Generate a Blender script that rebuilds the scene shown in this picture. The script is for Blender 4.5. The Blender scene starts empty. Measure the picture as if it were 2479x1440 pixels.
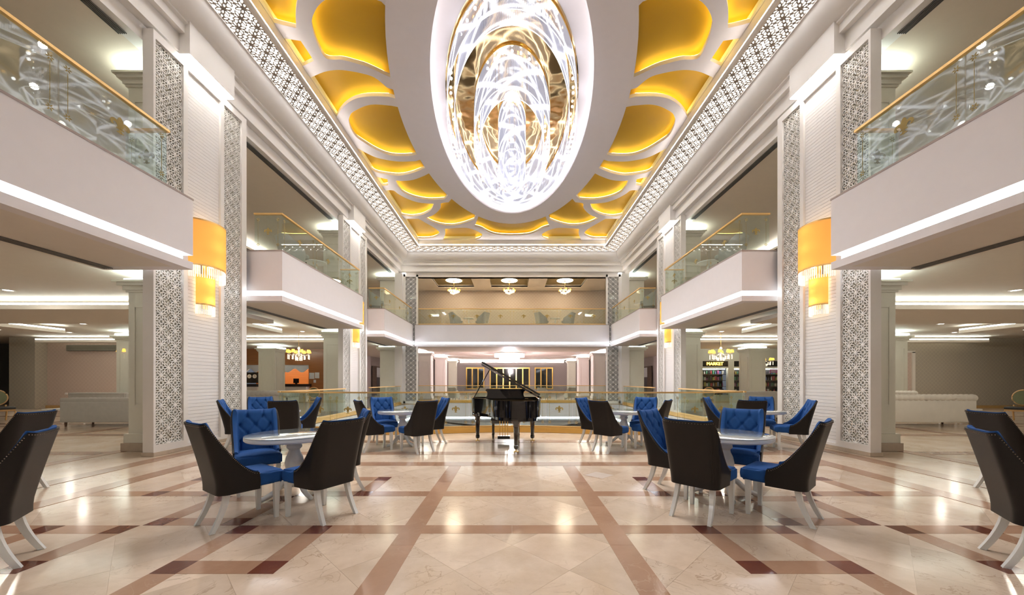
import bpy, bmesh, math, random
from mathutils import Vector, Matrix
random.seed(7)
PI = math.pi
scene = bpy.context.scene
C = scene.collection

# ------------------------------------------------------------------ camera, world, exposure
F, H, YH, CX = 900.0, 1.4, 922.0, 1239.5
cam_data = bpy.data.cameras.new('camera')
cam = bpy.data.objects.new('camera', cam_data); C.objects.link(cam)
cam.location = (0, 0, H); cam.rotation_euler = (PI/2, 0, 0)
cam_data.sensor_width = 36.0; cam_data.lens = 36.0*F/2479.0
cam_data.shift_y = (YH-720.0)/2479.0
cam_data.clip_start = 0.05; cam_data.clip_end = 200
scene.camera = cam
world = bpy.data.worlds.new('world'); scene.world = world; world.use_nodes = True
world.node_tree.nodes['Background'].inputs[0].default_value = (0.8, 0.85, 1, 1)
world.node_tree.nodes['Background'].inputs[1].default_value = 0.05
vs = scene.view_settings
vs.view_transform = 'Standard'; vs.look = 'None'; vs.gamma = 1.0; vs.use_curve_mapping = False
vs.exposure = 1.74
cy = scene.cycles
cy.use_denoising = True
cy.max_bounces = 6; cy.diffuse_bounces = 3; cy.glossy_bounces = 3; cy.transparent_max_bounces = 12; cy.transmission_bounces = 2
cy.adaptive_threshold = .06; cy.use_light_tree = False
cy.caustics_reflective = False; cy.caustics_refractive = False
cy.sample_clamp_indirect = 4.0

# ------------------------------------------------------------------ materials
M = {}
def nmat(name):
    m = bpy.data.materials.new(name); m.use_nodes = True
    nt = m.node_tree; b = nt.nodes['Principled BSDF']; M[name] = m
    return m, nt, b
def col4(c): return (c[0], c[1], c[2], 1)
def plain(name, c, rough=.5, metal=0, spec=.5, var=.06, scale=6.0, bump=0.0, bscale=200., coat=0, sheen=0):
    m, nt, b = nmat(name); N = nt.nodes; L = nt.links
    tc = N.new('ShaderNodeTexCoord'); no = N.new('ShaderNodeTexNoise')
    no.inputs['Scale'].default_value = scale; no.inputs['Detail'].default_value = 4
    L.new(tc.outputs['Object'], no.inputs['Vector'])
    mr = N.new('ShaderNodeMix'); mr.data_type = 'RGBA'
    mr.inputs[6].default_value = col4([x*(1-var) for x in c]); mr.inputs[7].default_value = col4([min(1, x*(1+var)) for x in c])
    L.new(no.outputs['Fac'], mr.inputs[0]); L.new(mr.outputs[2], b.inputs['Base Color'])
    b.inputs['Roughness'].default_value = rough; b.inputs['Metallic'].default_value = metal
    b.inputs['Specular IOR Level'].default_value = spec
    if coat: b.inputs['Coat Weight'].default_value = coat; b.inputs['Coat Roughness'].default_value = .05
    if sheen: b.inputs['Sheen Weight'].default_value = sheen; b.inputs['Sheen Roughness'].default_value = .4; b.inputs['Sheen Tint'].default_value = col4([min(1, x*1.6+.05) for x in c])
    if bump:
        n2 = N.new('ShaderNodeTexNoise'); n2.inputs['Scale'].default_value = bscale; n2.inputs['Detail'].default_value = 3
        L.new(tc.outputs['Object'], n2.inputs['Vector'])
        bp = N.new('ShaderNodeBump'); bp.inputs['Strength'].default_value = bump; bp.inputs['Distance'].default_value = .004
        L.new(n2.outputs['Fac'], bp.inputs['Height']); L.new(bp.outputs[0], b.inputs['Normal'])
    return m
def emit(name, c, s):
    m, nt, b = nmat(name)
    b.inputs['Base Color'].default_value = col4(c); b.inputs['Emission Color'].default_value = col4(c)
    b.inputs['Emission Strength'].default_value = s; b.inputs['Roughness'].default_value = .5
    return m

plain('paint', (.83, .785, .795), .55, var=.02)
plain('paint_warm', (.79, .72, .64), .6, var=.03)
plain('gallery_ceiling', (.78, .68, .56), .7, var=.03)
plain('frame_white', (.84, .80, .76), .42, var=.02)
plain('lattice_white', (.88, .85, .81), .45, var=.02)
plain('strip_lattice', (.34, .29, .24), .5, var=.05)
plain('shiplap', (.85, .82, .80), .45, var=.02)
plain('yellow_ceiling', (.54, .30, .006), .6, var=.05, scale=2)
plain('brass', (.83, .56, .17), .25, metal=.85, var=.05)
plain('gold_rail', (.80, .52, .20), .32, metal=.6, var=.06)
plain('curb_gold', (.72, .42, .10), .35, metal=.25, var=.08)
plain('gilt', (.42, .31, .09), .6, metal=.0, var=.1)
plain('grille_dark', (.05, .048, .045), .6, var=.1)
plain('black_leather', (.012, .0095, .0085), .42, var=.15, scale=18, bump=.25, bscale=260, spec=.32)
plain('blue_velvet', (.003, .072, .28), .75, var=.18, scale=9, bump=.15, bscale=320, sheen=.3)
plain('chair_white', (.83, .84, .82), .3, var=.02, coat=.3)
plain('nail', (.35, .27, .22), .3, metal=.8)
plain('lacquer', (.006, .006, .008), .08, var=.1, coat=1.0)
plain('piano_plate', (.45, .28, .08), .35, metal=.6)
plain('ivory', (.85, .82, .75), .3)
plain('grey_velvet', (.42, .40, .36), .85, var=.1, scale=10, bump=.15, sheen=.3)
plain('cream_leather', (.80, .75, .66), .5, var=.05)
plain('dark_wood', (.10, .05, .025), .4, var=.2)
plain('gold_wood', (.55, .33, .13), .4, var=.15)
plain('black_cushion', (.02, .02, .02), .5)
plain('olive_fabric', (.16, .17, .09), .8, var=.2)
plain('stone_base', (.55, .45, .35), .25, var=.12, scale=14)
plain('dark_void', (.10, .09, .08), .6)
plain('glass_top', (.62, .68, .68), .05, var=.01, coat=1.0)
plain('crystal', (.95, .95, .97), .05, var=.01, coat=.5)
plain('market_black', (.015, .014, .012), .25)
plain('market_frame', (.76, .74, .64), .45, var=.03)
plain('counter_white', (.85, .76, .70), .4)
plain('counter_top', (.03, .02, .02), .2)
plain('paper', (.80, .80, .82), .6, var=.1, scale=30)
plain('screen', (.01, .01, .015), .15)
plain('curtain_brown', (.14, .10, .08), .8, var=.2)
plain('blind_white', (.75, .76, .80), .7)
plain('night_glass', (.012, .016, .016), .06, coat=1.0)
plain('backing_glass', (.50, .47, .38), .12, var=.05, coat=.25)
plain('edge_brown', (.42, .34, .31), .5)
plain('far_hall', (.86, .76, .73), .55, var=.02)
for i, c in enumerate([(.5, .06, .06), (.07, .22, .12), (.55, .45, .08), (.10, .16, .35), (.45, .12, .28), (.65, .62, .55), (.06, .06, .07), (.35, .18, .06)]):
    plain('goods_%d' % i, c, .4)
emit('led', (.90, .96, 1.0), 9.0)
emit('led_groove', (.86, .93, 1.0), 4.0)
emit('led_room', (.90, .97, .90), 5.4)
emit('led_fill', (.95, .97, .92), 6.0)  # for the unseen coves added to brighten galleries and lounges
emit('led_cap', (.84, .98, .95), 4.5)
emit('led_warm', (1.0, .97, .92), 7.0)
emit('strip_light', (.95, .97, 1.0), 5.0)
emit('recess_led', (1, .97, .95), 1.6)
emit('cove_yellow', (1.0, .83, .20), 7.0)
def shade_cloth(name, c, e):
    m, nt, b = nmat(name); N = nt.nodes; L = nt.links
    b.inputs['Base Color'].default_value = col4(c); b.inputs['Roughness'].default_value = .8
    b.inputs['Emission Color'].default_value = col4(c); b.inputs['Emission Strength'].default_value = e
    t = N.new('ShaderNodeBsdfTranslucent'); t.inputs[0].default_value = col4(c)
    mx = N.new('ShaderNodeMixShader'); mx.inputs[0].default_value = .55
    L.new(b.outputs[0], mx.inputs[1]); L.new(t.outputs[0], mx.inputs[2]); L.new(mx.outputs[0], N['Material Output'].inputs[0])
shade_cloth('shade_sconce', (.80, .42, .11), .13)
emit('shade_yellow', (1.0, .60, .08), .50)
emit('bulb', (1.0, .82, .5), 5.0)
emit('spot_lamp', (1.0, .97, .93), 4.0)
emit('market_letters', (1.0, .50, .04), 5.0)
emit('crystal_warm', (1.0, .86, .62), .42)
emit('crystal_far', (1.0, .90, .95), .9)
emit('coffer_glow', (1.0, .86, .62), 12.0)
emit('crystal_led', (.93, .96, 1.0), 9.0)
emit('crystal_hem', (.93, .96, 1.0), .6)

# crystal curtains: lit strands with flowing bright crests
def crystal_curtain(name, base, crest):
    m, nt, b = nmat(name); N = nt.nodes; L = nt.links
    tc = N.new('ShaderNodeTexCoord')
    mp = N.new('ShaderNodeMapping'); mp.inputs['Scale'].default_value = (1, 1, 1)
    L.new(tc.outputs['UV'], mp.inputs['Vector'])
    out = None
    for sx, sy, ph in ((4.5, 1.1, 0.), (-4.5, 1.1, 1.7), (.6, 2.0, 4.)):
        sp = N.new('ShaderNodeSeparateXYZ'); L.new(mp.outputs[0], sp.inputs[0])
        a = N.new('ShaderNodeMath'); a.operation = 'MULTIPLY'; a.inputs[1].default_value = sx*2*PI; L.new(sp.outputs[0], a.inputs[0])
        bq = N.new('ShaderNodeMath'); bq.operation = 'MULTIPLY_ADD'; bq.inputs[1].default_value = sy*2*PI; bq.inputs[2].default_value = ph; L.new(sp.outputs[1], bq.inputs[0])
        s = N.new('ShaderNodeMath'); s.operation = 'ADD'; L.new(a.outputs[0], s.inputs[0]); L.new(bq.outputs[0], s.inputs[1])
        si = N.new('ShaderNodeMath'); si.operation = 'SINE'; L.new(s.outputs[0], si.inputs[0])
        p = N.new('ShaderNodeMath'); p.operation = 'MULTIPLY_ADD'; p.inputs[1].default_value = .5; p.inputs[2].default_value = .5; L.new(si.outputs[0], p.inputs[0])
        q = N.new('ShaderNodeMath'); q.operation = 'POWER'; q.inputs[1].default_value = 30; L.new(p.outputs[0], q.inputs[0])
        if out is None: out = q
        else:
            mx = N.new('ShaderNodeMath'); mx.operation = 'MAXIMUM'; L.new(out.outputs[0], mx.inputs[0]); L.new(q.outputs[0], mx.inputs[1]); out = mx
    f = N.new('ShaderNodeMath'); f.operation = 'MULTIPLY_ADD'; f.inputs[1].default_value = crest-base; f.inputs[2].default_value = base
    L.new(out.outputs[0], f.inputs[0])
    b.inputs['Base Color'].default_value = (.35, .35, .40, 1); b.inputs['Roughness'].default_value = .2
    b.inputs['Emission Color'].default_value = (.90, .90, 1, 1)
    L.new(f.outputs[0], b.inputs['Emission Strength'])
crystal_curtain('crystal_curtain', .06, 1.15)

# glass without refraction: thin pane, Fresnel mix of see-through and mirror
def glass(name, tint, ior=1.5, rough=0.0):
    m = bpy.data.materials.new(name); m.use_nodes = True; M[name] = m
    nt = m.node_tree; N = nt.nodes; L = nt.links
    for n in list(N): N.remove(n)
    o = N.new('ShaderNodeOutputMaterial'); t = N.new('ShaderNodeBsdfTransparent'); g = N.new('ShaderNodeBsdfGlossy')
    t.inputs[0].default_value = col4(tint); g.inputs[0].default_value = (1, 1, 1, 1); g.inputs['Roughness'].default_value = rough
    lw = N.new('ShaderNodeLayerWeight'); lw.inputs[0].default_value = .5
    pw = N.new('ShaderNodeMath'); pw.operation = 'POWER'; pw.inputs[1].default_value = 5; L.new(lw.outputs['Facing'], pw.inputs[0])
    fr = N.new('ShaderNodeMath'); fr.operation = 'MULTIPLY_ADD'; r0 = ((ior-1)/(ior+1))**2; fr.inputs[1].default_value = 1-r0; fr.inputs[2].default_value = r0; L.new(pw.outputs[0], fr.inputs[0])
    mx = N.new('ShaderNodeMixShader'); L.new(fr.outputs[0], mx.inputs[0]); L.new(t.outputs[0], mx.inputs[1]); L.new(g.outputs[0], mx.inputs[2])
    L.new(mx.outputs[0], o.inputs[0])
glass('rail_glass', (.90, .95, .92), 1.55)
glass('window_glass', (.95, .97, .96), 1.5)

# rippled gold mirror on the chandelier ceiling
def gold_mirror():
    m, nt, b = nmat('gold_mirror'); N = nt.nodes; L = nt.links
    b.inputs['Base Color'].default_value = (.74, .52, .26, 1); b.inputs['Metallic'].default_value = 1; b.inputs['Roughness'].default_value = .09
    tc = N.new('ShaderNodeTexCoord'); no = N.new('ShaderNodeTexNoise'); no.inputs['Scale'].default_value = 1.3; no.inputs['Detail'].default_value = 1.5
    L.new(tc.outputs['Object'], no.inputs['Vector'])
    bp = N.new('ShaderNodeBump'); bp.inputs['Strength'].default_value = .35; bp.inputs['Distance'].default_value = .12
    L.new(no.outputs['Fac'], bp.inputs['Height']); L.new(bp.outputs[0], b.inputs['Normal'])
gold_mirror()

# marble
def marble(name, c, c2, vein, rough, per_tile=.10):
    m, nt, b = nmat(name); N = nt.nodes; L = nt.links
    g = N.new('ShaderNodeNewGeometry'); oi = N.new('ShaderNodeObjectInfo')
    off = N.new('ShaderNodeVectorMath'); off.operation = 'MULTIPLY_ADD'
    off.inputs[1].default_value = (1, 1, 1); L.new(g.outputs['Position'], off.inputs[0])
    cmb = N.new('ShaderNodeCombineXYZ')
    k = N.new('ShaderNodeMath'); k.operation = 'MULTIPLY'; k.inputs[1].default_value = 37; L.new(oi.outputs['Random'], k.inputs[0])
    for i in range(3): L.new(k.outputs[0], cmb.inputs[i])
    L.new(cmb.outputs[0], off.inputs[2])
    n1 = N.new('ShaderNodeTexNoise'); n1.inputs['Scale'].default_value = 1.8; n1.inputs['Detail'].default_value = 7; n1.inputs['Roughness'].default_value = .65
    L.new(off.outputs[0], n1.inputs['Vector'])
    cr = N.new('ShaderNodeMix'); cr.data_type = 'RGBA'; cr.inputs[6].default_value = col4(c); cr.inputs[7].default_value = col4(c2)
    st = N.new('ShaderNodeMapRange'); st.inputs[1].default_value = .35; st.inputs[2].default_value = .68; L.new(n1.outputs['Fac'], st.inputs[0])
    L.new(st.outputs[0], cr.inputs[0])
    n2 = N.new('ShaderNodeTexNoise'); n2.inputs['Scale'].default_value = 3.2; n2.inputs['Detail'].default_value = 6; n2.inputs['Distortion'].default_value = 1.6
    L.new(off.outputs[0], n2.inputs['Vector'])
    v1 = N.new('ShaderNodeMath'); v1.operation = 'SUBTRACT'; v1.inputs[1].default_value = .5; L.new(n2.outputs['Fac'], v1.inputs[0])
    v2 = N.new('ShaderNodeMath'); v2.operation = 'ABSOLUTE'; L.new(v1.outputs[0], v2.inputs[0])
    v3 = N.new('ShaderNodeMapRange'); v3.inputs[1].default_value = 0; v3.inputs[2].default_value = .018; v3.inputs[3].default_value = .55; v3.inputs[4].default_value = 0; L.new(v2.outputs[0], v3.inputs[0])
    n3 = N.new('ShaderNodeTexNoise'); n3.inputs['Scale'].default_value = 1.1; L.new(off.outputs[0], n3.inputs['Vector'])
    v4 = N.new('ShaderNodeMapRange'); v4.inputs[1].default_value = .45; v4.inputs[2].default_value = .65; L.new(n3.outputs['Fac'], v4.inputs[0])
    v5 = N.new('ShaderNodeMath'); v5.operation = 'MULTIPLY'; L.new(v3.outputs[0], v5.inputs[0]); L.new(v4.outputs[0], v5.inputs[1])
    mv = N.new('ShaderNodeMix'); mv.data_type = 'RGBA'; L.new(v5.outputs[0], mv.inputs[0]); L.new(cr.outputs[2], mv.inputs[6]); mv.inputs[7].default_value = col4(vein)
    br = N.new('ShaderNodeMapRange'); br.inputs[3].default_value = 1-per_tile; br.inputs[4].default_value = 1+per_tile*.6; L.new(oi.outputs['Random'], br.inputs[0])
    sc = N.new('ShaderNodeVectorMath'); sc.operation = 'SCALE'; L.new(mv.outputs[2], sc.inputs[0]); L.new(br.outputs[0], sc.inputs['Scale'])
    L.new(sc.outputs[0], b.inputs['Base Color'])
    b.inputs['Roughness'].default_value = rough; b.inputs['Specular IOR Level'].default_value = .25
marble('marble_cream', (.75, .61, .48), (.59, .45, .33), (.28, .16, .08), .14, .09)
marble('marble_tan', (.46, .28, .185), (.38, .22, .14), (.55, .40, .28), .14, .08)
marble('marble_brown', (.19, .06, .035), (.12, .038, .022), (.25, .10, .05), .10, .12)
marble('marble_joint', (.62, .52, .42), (.58, .47, .37), (.5, .4, .3), .2, .0)

# wallpaper with a fine damask lattice
def wallpaper(name, c, c2, scale=3.2):
    m, nt, b = nmat(name); N = nt.nodes; L = nt.links
    g = N.new('ShaderNodeNewGeometry'); sp = N.new('ShaderNodeSeparateXYZ'); L.new(g.outputs['Position'], sp.inputs[0])
    h = N.new('ShaderNodeMath'); h.operation = 'ADD'; L.new(sp.outputs[0], h.inputs[0]); L.new(sp.outputs[1], h.inputs[1])
    res = []
    for sg in (1, -1):
        a = N.new('ShaderNodeMath'); a.operation = 'MULTIPLY_ADD'; a.inputs[1].default_value = sg; L.new(sp.outputs[2], a.inputs[0]); L.new(h.outputs[0], a.inputs[2])
        s = N.new('ShaderNodeMath'); s.operation = 'MULTIPLY'; s.inputs[1].default_value = scale*PI; L.new(a.outputs[0], s.inputs[0])
        si = N.new('ShaderNodeMath'); si.operation = 'SINE'; L.new(s.outputs[0], si.inputs[0])
        ab = N.new('ShaderNodeMath'); ab.operation = 'ABSOLUTE'; L.new(si.outputs[0], ab.inputs[0]); res.append(ab)
    mn = N.new('ShaderNodeMath'); mn.operation = 'MINIMUM'; L.new(res[0].outputs[0], mn.inputs[0]); L.new(res[1].outputs[0], mn.inputs[1])
    mr = N.new('ShaderNodeMapRange'); mr.inputs[1].default_value = .10; mr.inputs[2].default_value = .28; L.new(mn.outputs[0], mr.inputs[0])
    mx = N.new('ShaderNodeMix'); mx.data_type = 'RGBA'; L.new(mr.outputs[0], mx.inputs[0]); mx.inputs[6].default_value = col4(c2); mx.inputs[7].default_value = col4(c)
    L.new(mx.outputs[2], b.inputs['Base Color']); b.inputs['Roughness'].default_value = .6
wallpaper('wallpaper_pink', (.60, .46, .38), (.66, .52, .44), 5.0)
wallpaper('wallpaper_grey', (.47, .41, .33), (.55, .49, .38), 5.0)
wallpaper('wallpaper_taupe', (.44, .35, .28), (.50, .41, .33), 4.5)
wallpaper('wallpaper_mauve', (.40, .34, .33), (.44, .38, .36), 4.5)
# horizontal wood veneer
def veneer():
    m, nt, b = nmat('veneer'); N = nt.nodes; L = nt.links
    g = N.new('ShaderNodeNewGeometry'); mp = N.new('ShaderNodeMapping'); mp.inputs['Scale'].default_value = (.6, .6, 14)
    L.new(g.outputs['Position'], mp.inputs[0]); no = N.new('ShaderNodeTexNoise'); no.inputs['Scale'].default_value = 2; no.inputs['Detail'].default_value = 6
    L.new(mp.outputs[0], no.inputs['Vector'])
    mx = N.new('ShaderNodeMix'); mx.data_type = 'RGBA'; L.new(no.outputs['Fac'], mx.inputs[0]); mx.inputs[6].default_value = (.30, .10, .03, 1); mx.inputs[7].default_value = (.50, .20, .07, 1)
    L.new(mx.outputs[2], b.inputs['Base Color']); b.inputs['Roughness'].default_value = .35
veneer()

for k_ in ('crystal_curtain', 'crystal_warm', 'crystal_hem', 'crystal_far', 'market_letters'): M[k_].cycles.emission_sampling = 'NONE'

# ------------------------------------------------------------------ mesh helpers
class MB:
    def __init__(s): s.v = []; s.f = []; s.uv = None
    def add(s, vs, fs):
        o = len(s.v); s.v.extend(vs); s.f.extend([tuple(i+o for i in f) for f in fs]); return s
    def box(s, x0, x1, y0, y1, z0, z1):
        x0, x1 = min(x0, x1), max(x0, x1); y0, y1 = min(y0, y1), max(y0, y1); z0, z1 = min(z0, z1), max(z0, z1)
        return s.add([(x0,y0,z0),(x1,y0,z0),(x1,y1,z0),(x0,y1,z0),(x0,y0,z1),(x1,y0,z1),(x1,y1,z1),(x0,y1,z1)],
                     [(0,3,2,1),(4,5,6,7),(0,1,5,4),(1,2,6,5),(2,3,7,6),(3,0,4,7)])
    def quad(s, a, b, c, d): return s.add([a, b, c, d], [(0,1,2,3)])
    def prism(s, poly, z0, z1):
        n = len(poly)
        return s.add([(x,y,z0) for x,y in poly]+[(x,y,z1) for x,y in poly],
                     [tuple(range(n-1,-1,-1)), tuple(range(n,2*n))]+[(i,(i+1)%n,n+(i+1)%n,n+i) for i in range(n)])
    def lathe(s, prof, n=16, c=(0,0,0), caps=True, a0=0, a1=2*PI, sx=1, sy=1):
        full = abs(a1-a0-2*PI) < 1e-6; k = n if full else n+1; o = len(s.v)
        for r, z in prof:
            for i in range(k):
                a = a0+(a1-a0)*i/n; s.v.append((c[0]+r*math.cos(a)*sx, c[1]+r*math.sin(a)*sy, c[2]+z))
        for j in range(len(prof)-1):
            for i in range(n):
                i2 = (i+1) % k if full else i+1
                s.f.append((o+j*k+i, o+j*k+i2, o+(j+1)*k+i2, o+(j+1)*k+i))
        if caps and full:
            s.f.append(tuple(o+i for i in range(k-1,-1,-1))); s.f.append(tuple(o+(len(prof)-1)*k+i for i in range(k)))
        return s
    def tube(s, path, r, n=8, flat=1.0):
        rs = r if isinstance(r, (list, tuple)) else [r]*len(path)
        P = [Vector(p) for p in path]; o = len(s.v); up = Vector((0,0,1))
        for i, p in enumerate(P):
            t = (P[min(i+1,len(P)-1)]-P[max(i-1,0)]).normalized()
            a = up if abs(t.z) < .9 else Vector((1,0,0))
            u = t.cross(a).normalized(); w = u.cross(t).normalized()
            for k in range(n):
                an = 2*PI*(k+.5)/n; q = p+u*math.cos(an)*rs[i]+w*math.sin(an)*rs[i]*flat; s.v.append(tuple(q))
        for i in range(len(P)-1):
            for k in range(n):
                k2 = (k+1) % n; s.f.append((o+i*n+k, o+i*n+k2, o+(i+1)*n+k2, o+(i+1)*n+k))
        s.f.append(tuple(o+k for k in range(n-1,-1,-1))); s.f.append(tuple(o+(len(P)-1)*n+k for k in range(n)))
        return s
    def ball(s, c, r, n=8, m=6, sz=1.0):
        prof = [(max(1e-4, r*math.sin(PI*j/m)), -r*sz*math.cos(PI*j/m)) for j in range(m+1)]
        return s.lathe(prof, n, c)
    def sweep(s, prof, path, closed=False):
        # prof: (u, z) offsets, path: xy points; u is measured along the path's left normal
        P = [Vector((p[0], p[1])) for p in path]; n = len(P); o = len(s.v); k = len(prof)
        for i in range(n):
            if closed: a, b_ = P[i-1], P[(i+1) % n]; d1 = (P[i]-a).normalized(); d2 = (b_-P[i]).normalized()
            else:
                d1 = (P[i]-P[i-1]).normalized() if i > 0 else (P[1]-P[0]).normalized()
                d2 = (P[i+1]-P[i]).normalized() if i < n-1 else d1
            n1 = Vector((-d1.y, d1.x)); n2 = Vector((-d2.y, d2.x)); nn = (n1+n2)
            nn = nn/max(.2, nn.length_squared)*2
            for u, z in prof:
                q = P[i]+nn*u; s.v.append((q.x, q.y, z))
        for i in range(n if closed else n-1):
            i2 = (i+1) % n
            for j in range(k):
                j2 = (j+1) % k
                s.f.append((o+i*k+j, o+i2*k+j, o+i2*k+j2, o+i*k+j2))
        if not closed:
            s.f.append(tuple(o+j for j in range(k))); s.f.append(tuple(o+(n-1)*k+j for j in range(k-1,-1,-1)))
        return s
    def mesh(s, name, mat, smooth=False):
        me = bpy.data.meshes.new(name); me.from_pydata(s.v, [], s.f)
        if isinstance(mat, (list, tuple)): [me.materials.append(M[x]) for x in mat]
        else: me.materials.append(M[mat])
        if smooth:
            me.polygons.foreach_set('use_smooth', [True]*len(me.polygons))
        if s.uv:
            l = me.uv_layers.new(name='UVMap')
            for lp in me.loops: l.data[lp.index].uv = s.uv[lp.vertex_index]
        me.update(); return me
    def obj(s, name, mat, parent=None, smooth=False, loc=None, auto=None):
        me = s.mesh(name, mat, smooth)
        if auto:
            bm = bmesh.new(); bm.from_mesh(me); bmesh.ops.recalc_face_normals(bm, faces=bm.faces)
            for e in bm.edges:
                if len(e.link_faces) == 2 and e.calc_face_angle(0) > auto: e.smooth = False
            for f in bm.faces: f.smooth = True
            bm.to_mesh(me); bm.free()
        return link(name, me, parent, loc)
def link(name, me, parent=None, loc=None):
    o = bpy.data.objects.new(name, me); C.objects.link(o)
    if parent is not None: o.parent = parent
    if loc is not None: o.location = loc
    return o
def tag(o, label=None, cat=None, group=None, kind=None):
    if label: o['label'] = label
    if cat: o['category'] = cat
    if group: o['group'] = group
    if kind: o['kind'] = kind
    return o
def empty(name, loc=(0,0,0), rz=0):
    o = bpy.data.objects.new(name, None); C.objects.link(o); o.location = loc; o.rotation_euler = (0,0,rz); return o
def thing(name, label, cat, loc=(0,0,0), rz=0, group=None, kind=None):
    return tag(empty(name, loc, rz), label, cat, group, kind)
def copy_tree(o, parent=None, loc=None, rz=None, label=None, group=None):
    c = o.copy(); C.objects.link(c)
    if parent is not None: c.parent = parent
    if loc is not None: c.location = loc
    if rz is not None: c.rotation_euler = (0,0,rz)
    if label: c['label'] = label
    if group: c['group'] = group
    for ch in o.children: copy_tree(ch, c)
    return c
def bevel_mesh(me, w, seg=2):
    bm = bmesh.new(); bm.from_mesh(me); bmesh.ops.bevel(bm, geom=list(bm.edges), offset=w, segments=seg, affect='EDGES', profile=.5)
    for f in bm.faces: f.smooth = True
    bm.to_mesh(me); bm.free(); return me
def soft_box(name, mat, parent, x0,x1,y0,y1,z0,z1, bev=.02, seg=3):
    me = MB().box(x0,x1,y0,y1,z0,z1).mesh(name, mat); bevel_mesh(me, bev, seg); return link(name, me, parent)
def curve_sheet(name, loops, thick, mat, parent=None, z=0.0):
    """flat sheet with holes: first loop outer, the rest holes"""
    cu = bpy.data.curves.new(name+'_outline', 'CURVE'); cu.dimensions = '2D'; cu.fill_mode = 'BOTH'; cu.extrude = thick/2
    for lp in loops:
        sp = cu.splines.new('POLY'); sp.points.add(len(lp)-1); sp.use_cyclic_u = True
        for i, p in enumerate(lp): sp.points[i].co = (p[0], p[1], 0, 1)
    t = bpy.data.objects.new('outline_work', cu); C.objects.link(t)
    dg = bpy.context.evaluated_depsgraph_get()
    me = bpy.data.meshes.new_from_object(t.evaluated_get(dg)); bpy.data.objects.remove(t); bpy.data.curves.remove(cu)
    me.materials.clear(); me.materials.append(M[mat]); me.name = name
    o = link(name, me, parent); o.location = (0,0,z); return o
def catmull(P, n=6):
    if len(P) < 3: return list(P)
    out = []; Q = [P[0]]+list(P)+[P[-1]]
    for i in range(1, len(Q)-2):
        p0, p1, p2, p3 = Q[i-1], Q[i], Q[i+1], Q[i+2]
        for k in range(n):
            t = k/n
            out.append(tuple(.5*((2*p1[d])+(-p0[d]+p2[d])*t+(2*p0[d]-5*p1[d]+4*p2[d]-p3[d])*t*t+(-p0[d]+3*p1[d]-3*p2[d]+p3[d])*t**3) for d in range(len(p1))))
    out.append(tuple(P[-1])); return out
def unproj(px, py, Z):
    Y = (Z-H)*F/(YH-py); return ((px-CX)/F*Y, Y)
def text_mesh(name, body, size, mat, depth=.01):
    cu = bpy.data.curves.new(name, 'FONT'); cu.body = body; cu.size = size; cu.extrude = depth; cu.align_x = 'CENTER'; cu.align_y = 'CENTER'
    t = bpy.data.objects.new('lettering_work', cu); C.objects.link(t)
    dg = bpy.context.evaluated_depsgraph_get(); me = bpy.data.meshes.new_from_object(t.evaluated_get(dg))
    bpy.data.objects.remove(t); me.materials.clear(); me.materials.append(M[mat]); return me
def clip_poly(poly, x0, x1, y0, y1):
    def cl(P, ins, inter):
        out = []
        for i in range(len(P)):
            a, b = P[i-1], P[i]
            if ins(b):
                if not ins(a): out.append(inter(a, b))
                out.append(b)
            elif ins(a): out.append(inter(a, b))
        return out
    def ix(v): return lambda a, b: (v, a[1]+(b[1]-a[1])*(v-a[0])/(b[0]-a[0]))
    def iy(v): return lambda a, b: (a[0]+(b[0]-a[0])*(v-a[1])/(b[1]-a[1]), v)
    for ins, inter in ((lambda p: p[0] >= x0, ix(x0)), (lambda p: p[0] <= x1, ix(x1)), (lambda p: p[1] >= y0, iy(y0)), (lambda p: p[1] <= y1, iy(y1))):
        if not poly: return []
        poly = cl(poly, ins, inter)
    return poly
def area(P): return abs(sum(P[i-1][0]*P[i][1]-P[i][0]*P[i-1][1] for i in range(len(P))))/2 if len(P) > 2 else 0
SIDE = {-1: 'left', 1: 'right'}
# ================================================================== THE SETTING
def S(o, label, cat): return tag(o, label, cat, kind='structure')
FRONT = [(-6.6,10.4),(-5.8,10.12),(-5,9.92),(-4.2,9.80),(-3.4,9.76),(-2.7,9.82),(-2.1,9.92),(-1.4,10.08),(-.7,10.2),(0,10.25)]
FRONT = FRONT+[(-x,y) for x,y in FRONT[-2::-1]]
FRONT = catmull(FRONT, 3)
VOID_FAR = 24.0
void = [(-6.6,VOID_FAR)]+FRONT+[(6.6,VOID_FAR)]
floor = curve_sheet('floor', [[(-33,-9),(33,-9),(33,42),(-33,42)], void], .30, 'marble_cream', z=-.154)
S(floor, 'polished cream marble lobby floor with tan and brown inlaid bands', 'floor')

unit = {}
def tile(name, mat, x0, x1, y0, y1, top, parent=None):
    if mat not in unit: unit[mat] = MB().box(-.5,.5,-.5,.5,-1,0).mesh('tile_'+mat, mat)
    o = link(name, unit[mat], parent or floor)
    o.matrix_parent_inverse = floor.matrix_world.inverted()
    o.location = ((x0+x1)/2, (y0+y1)/2, top+.154); o.scale = (x1-x0-.003, y1-y0-.003, .006)
    return o
def band(x0, x1, y0, y1, top=0.0, mat='marble_tan', step=.95):
    lx, ly = x1-x0, y1-y0
    n = max(1, round(max(lx, ly)/step))
    for i in range(n):
        if lx > ly: tile('band_tile', mat, x0+lx*i/n, x0+lx*(i+1)/n, y0, y1, top)
        else: tile('band_tile', mat, x0, x1, y0+ly*i/n, y0+ly*(i+1)/n, top)
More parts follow.
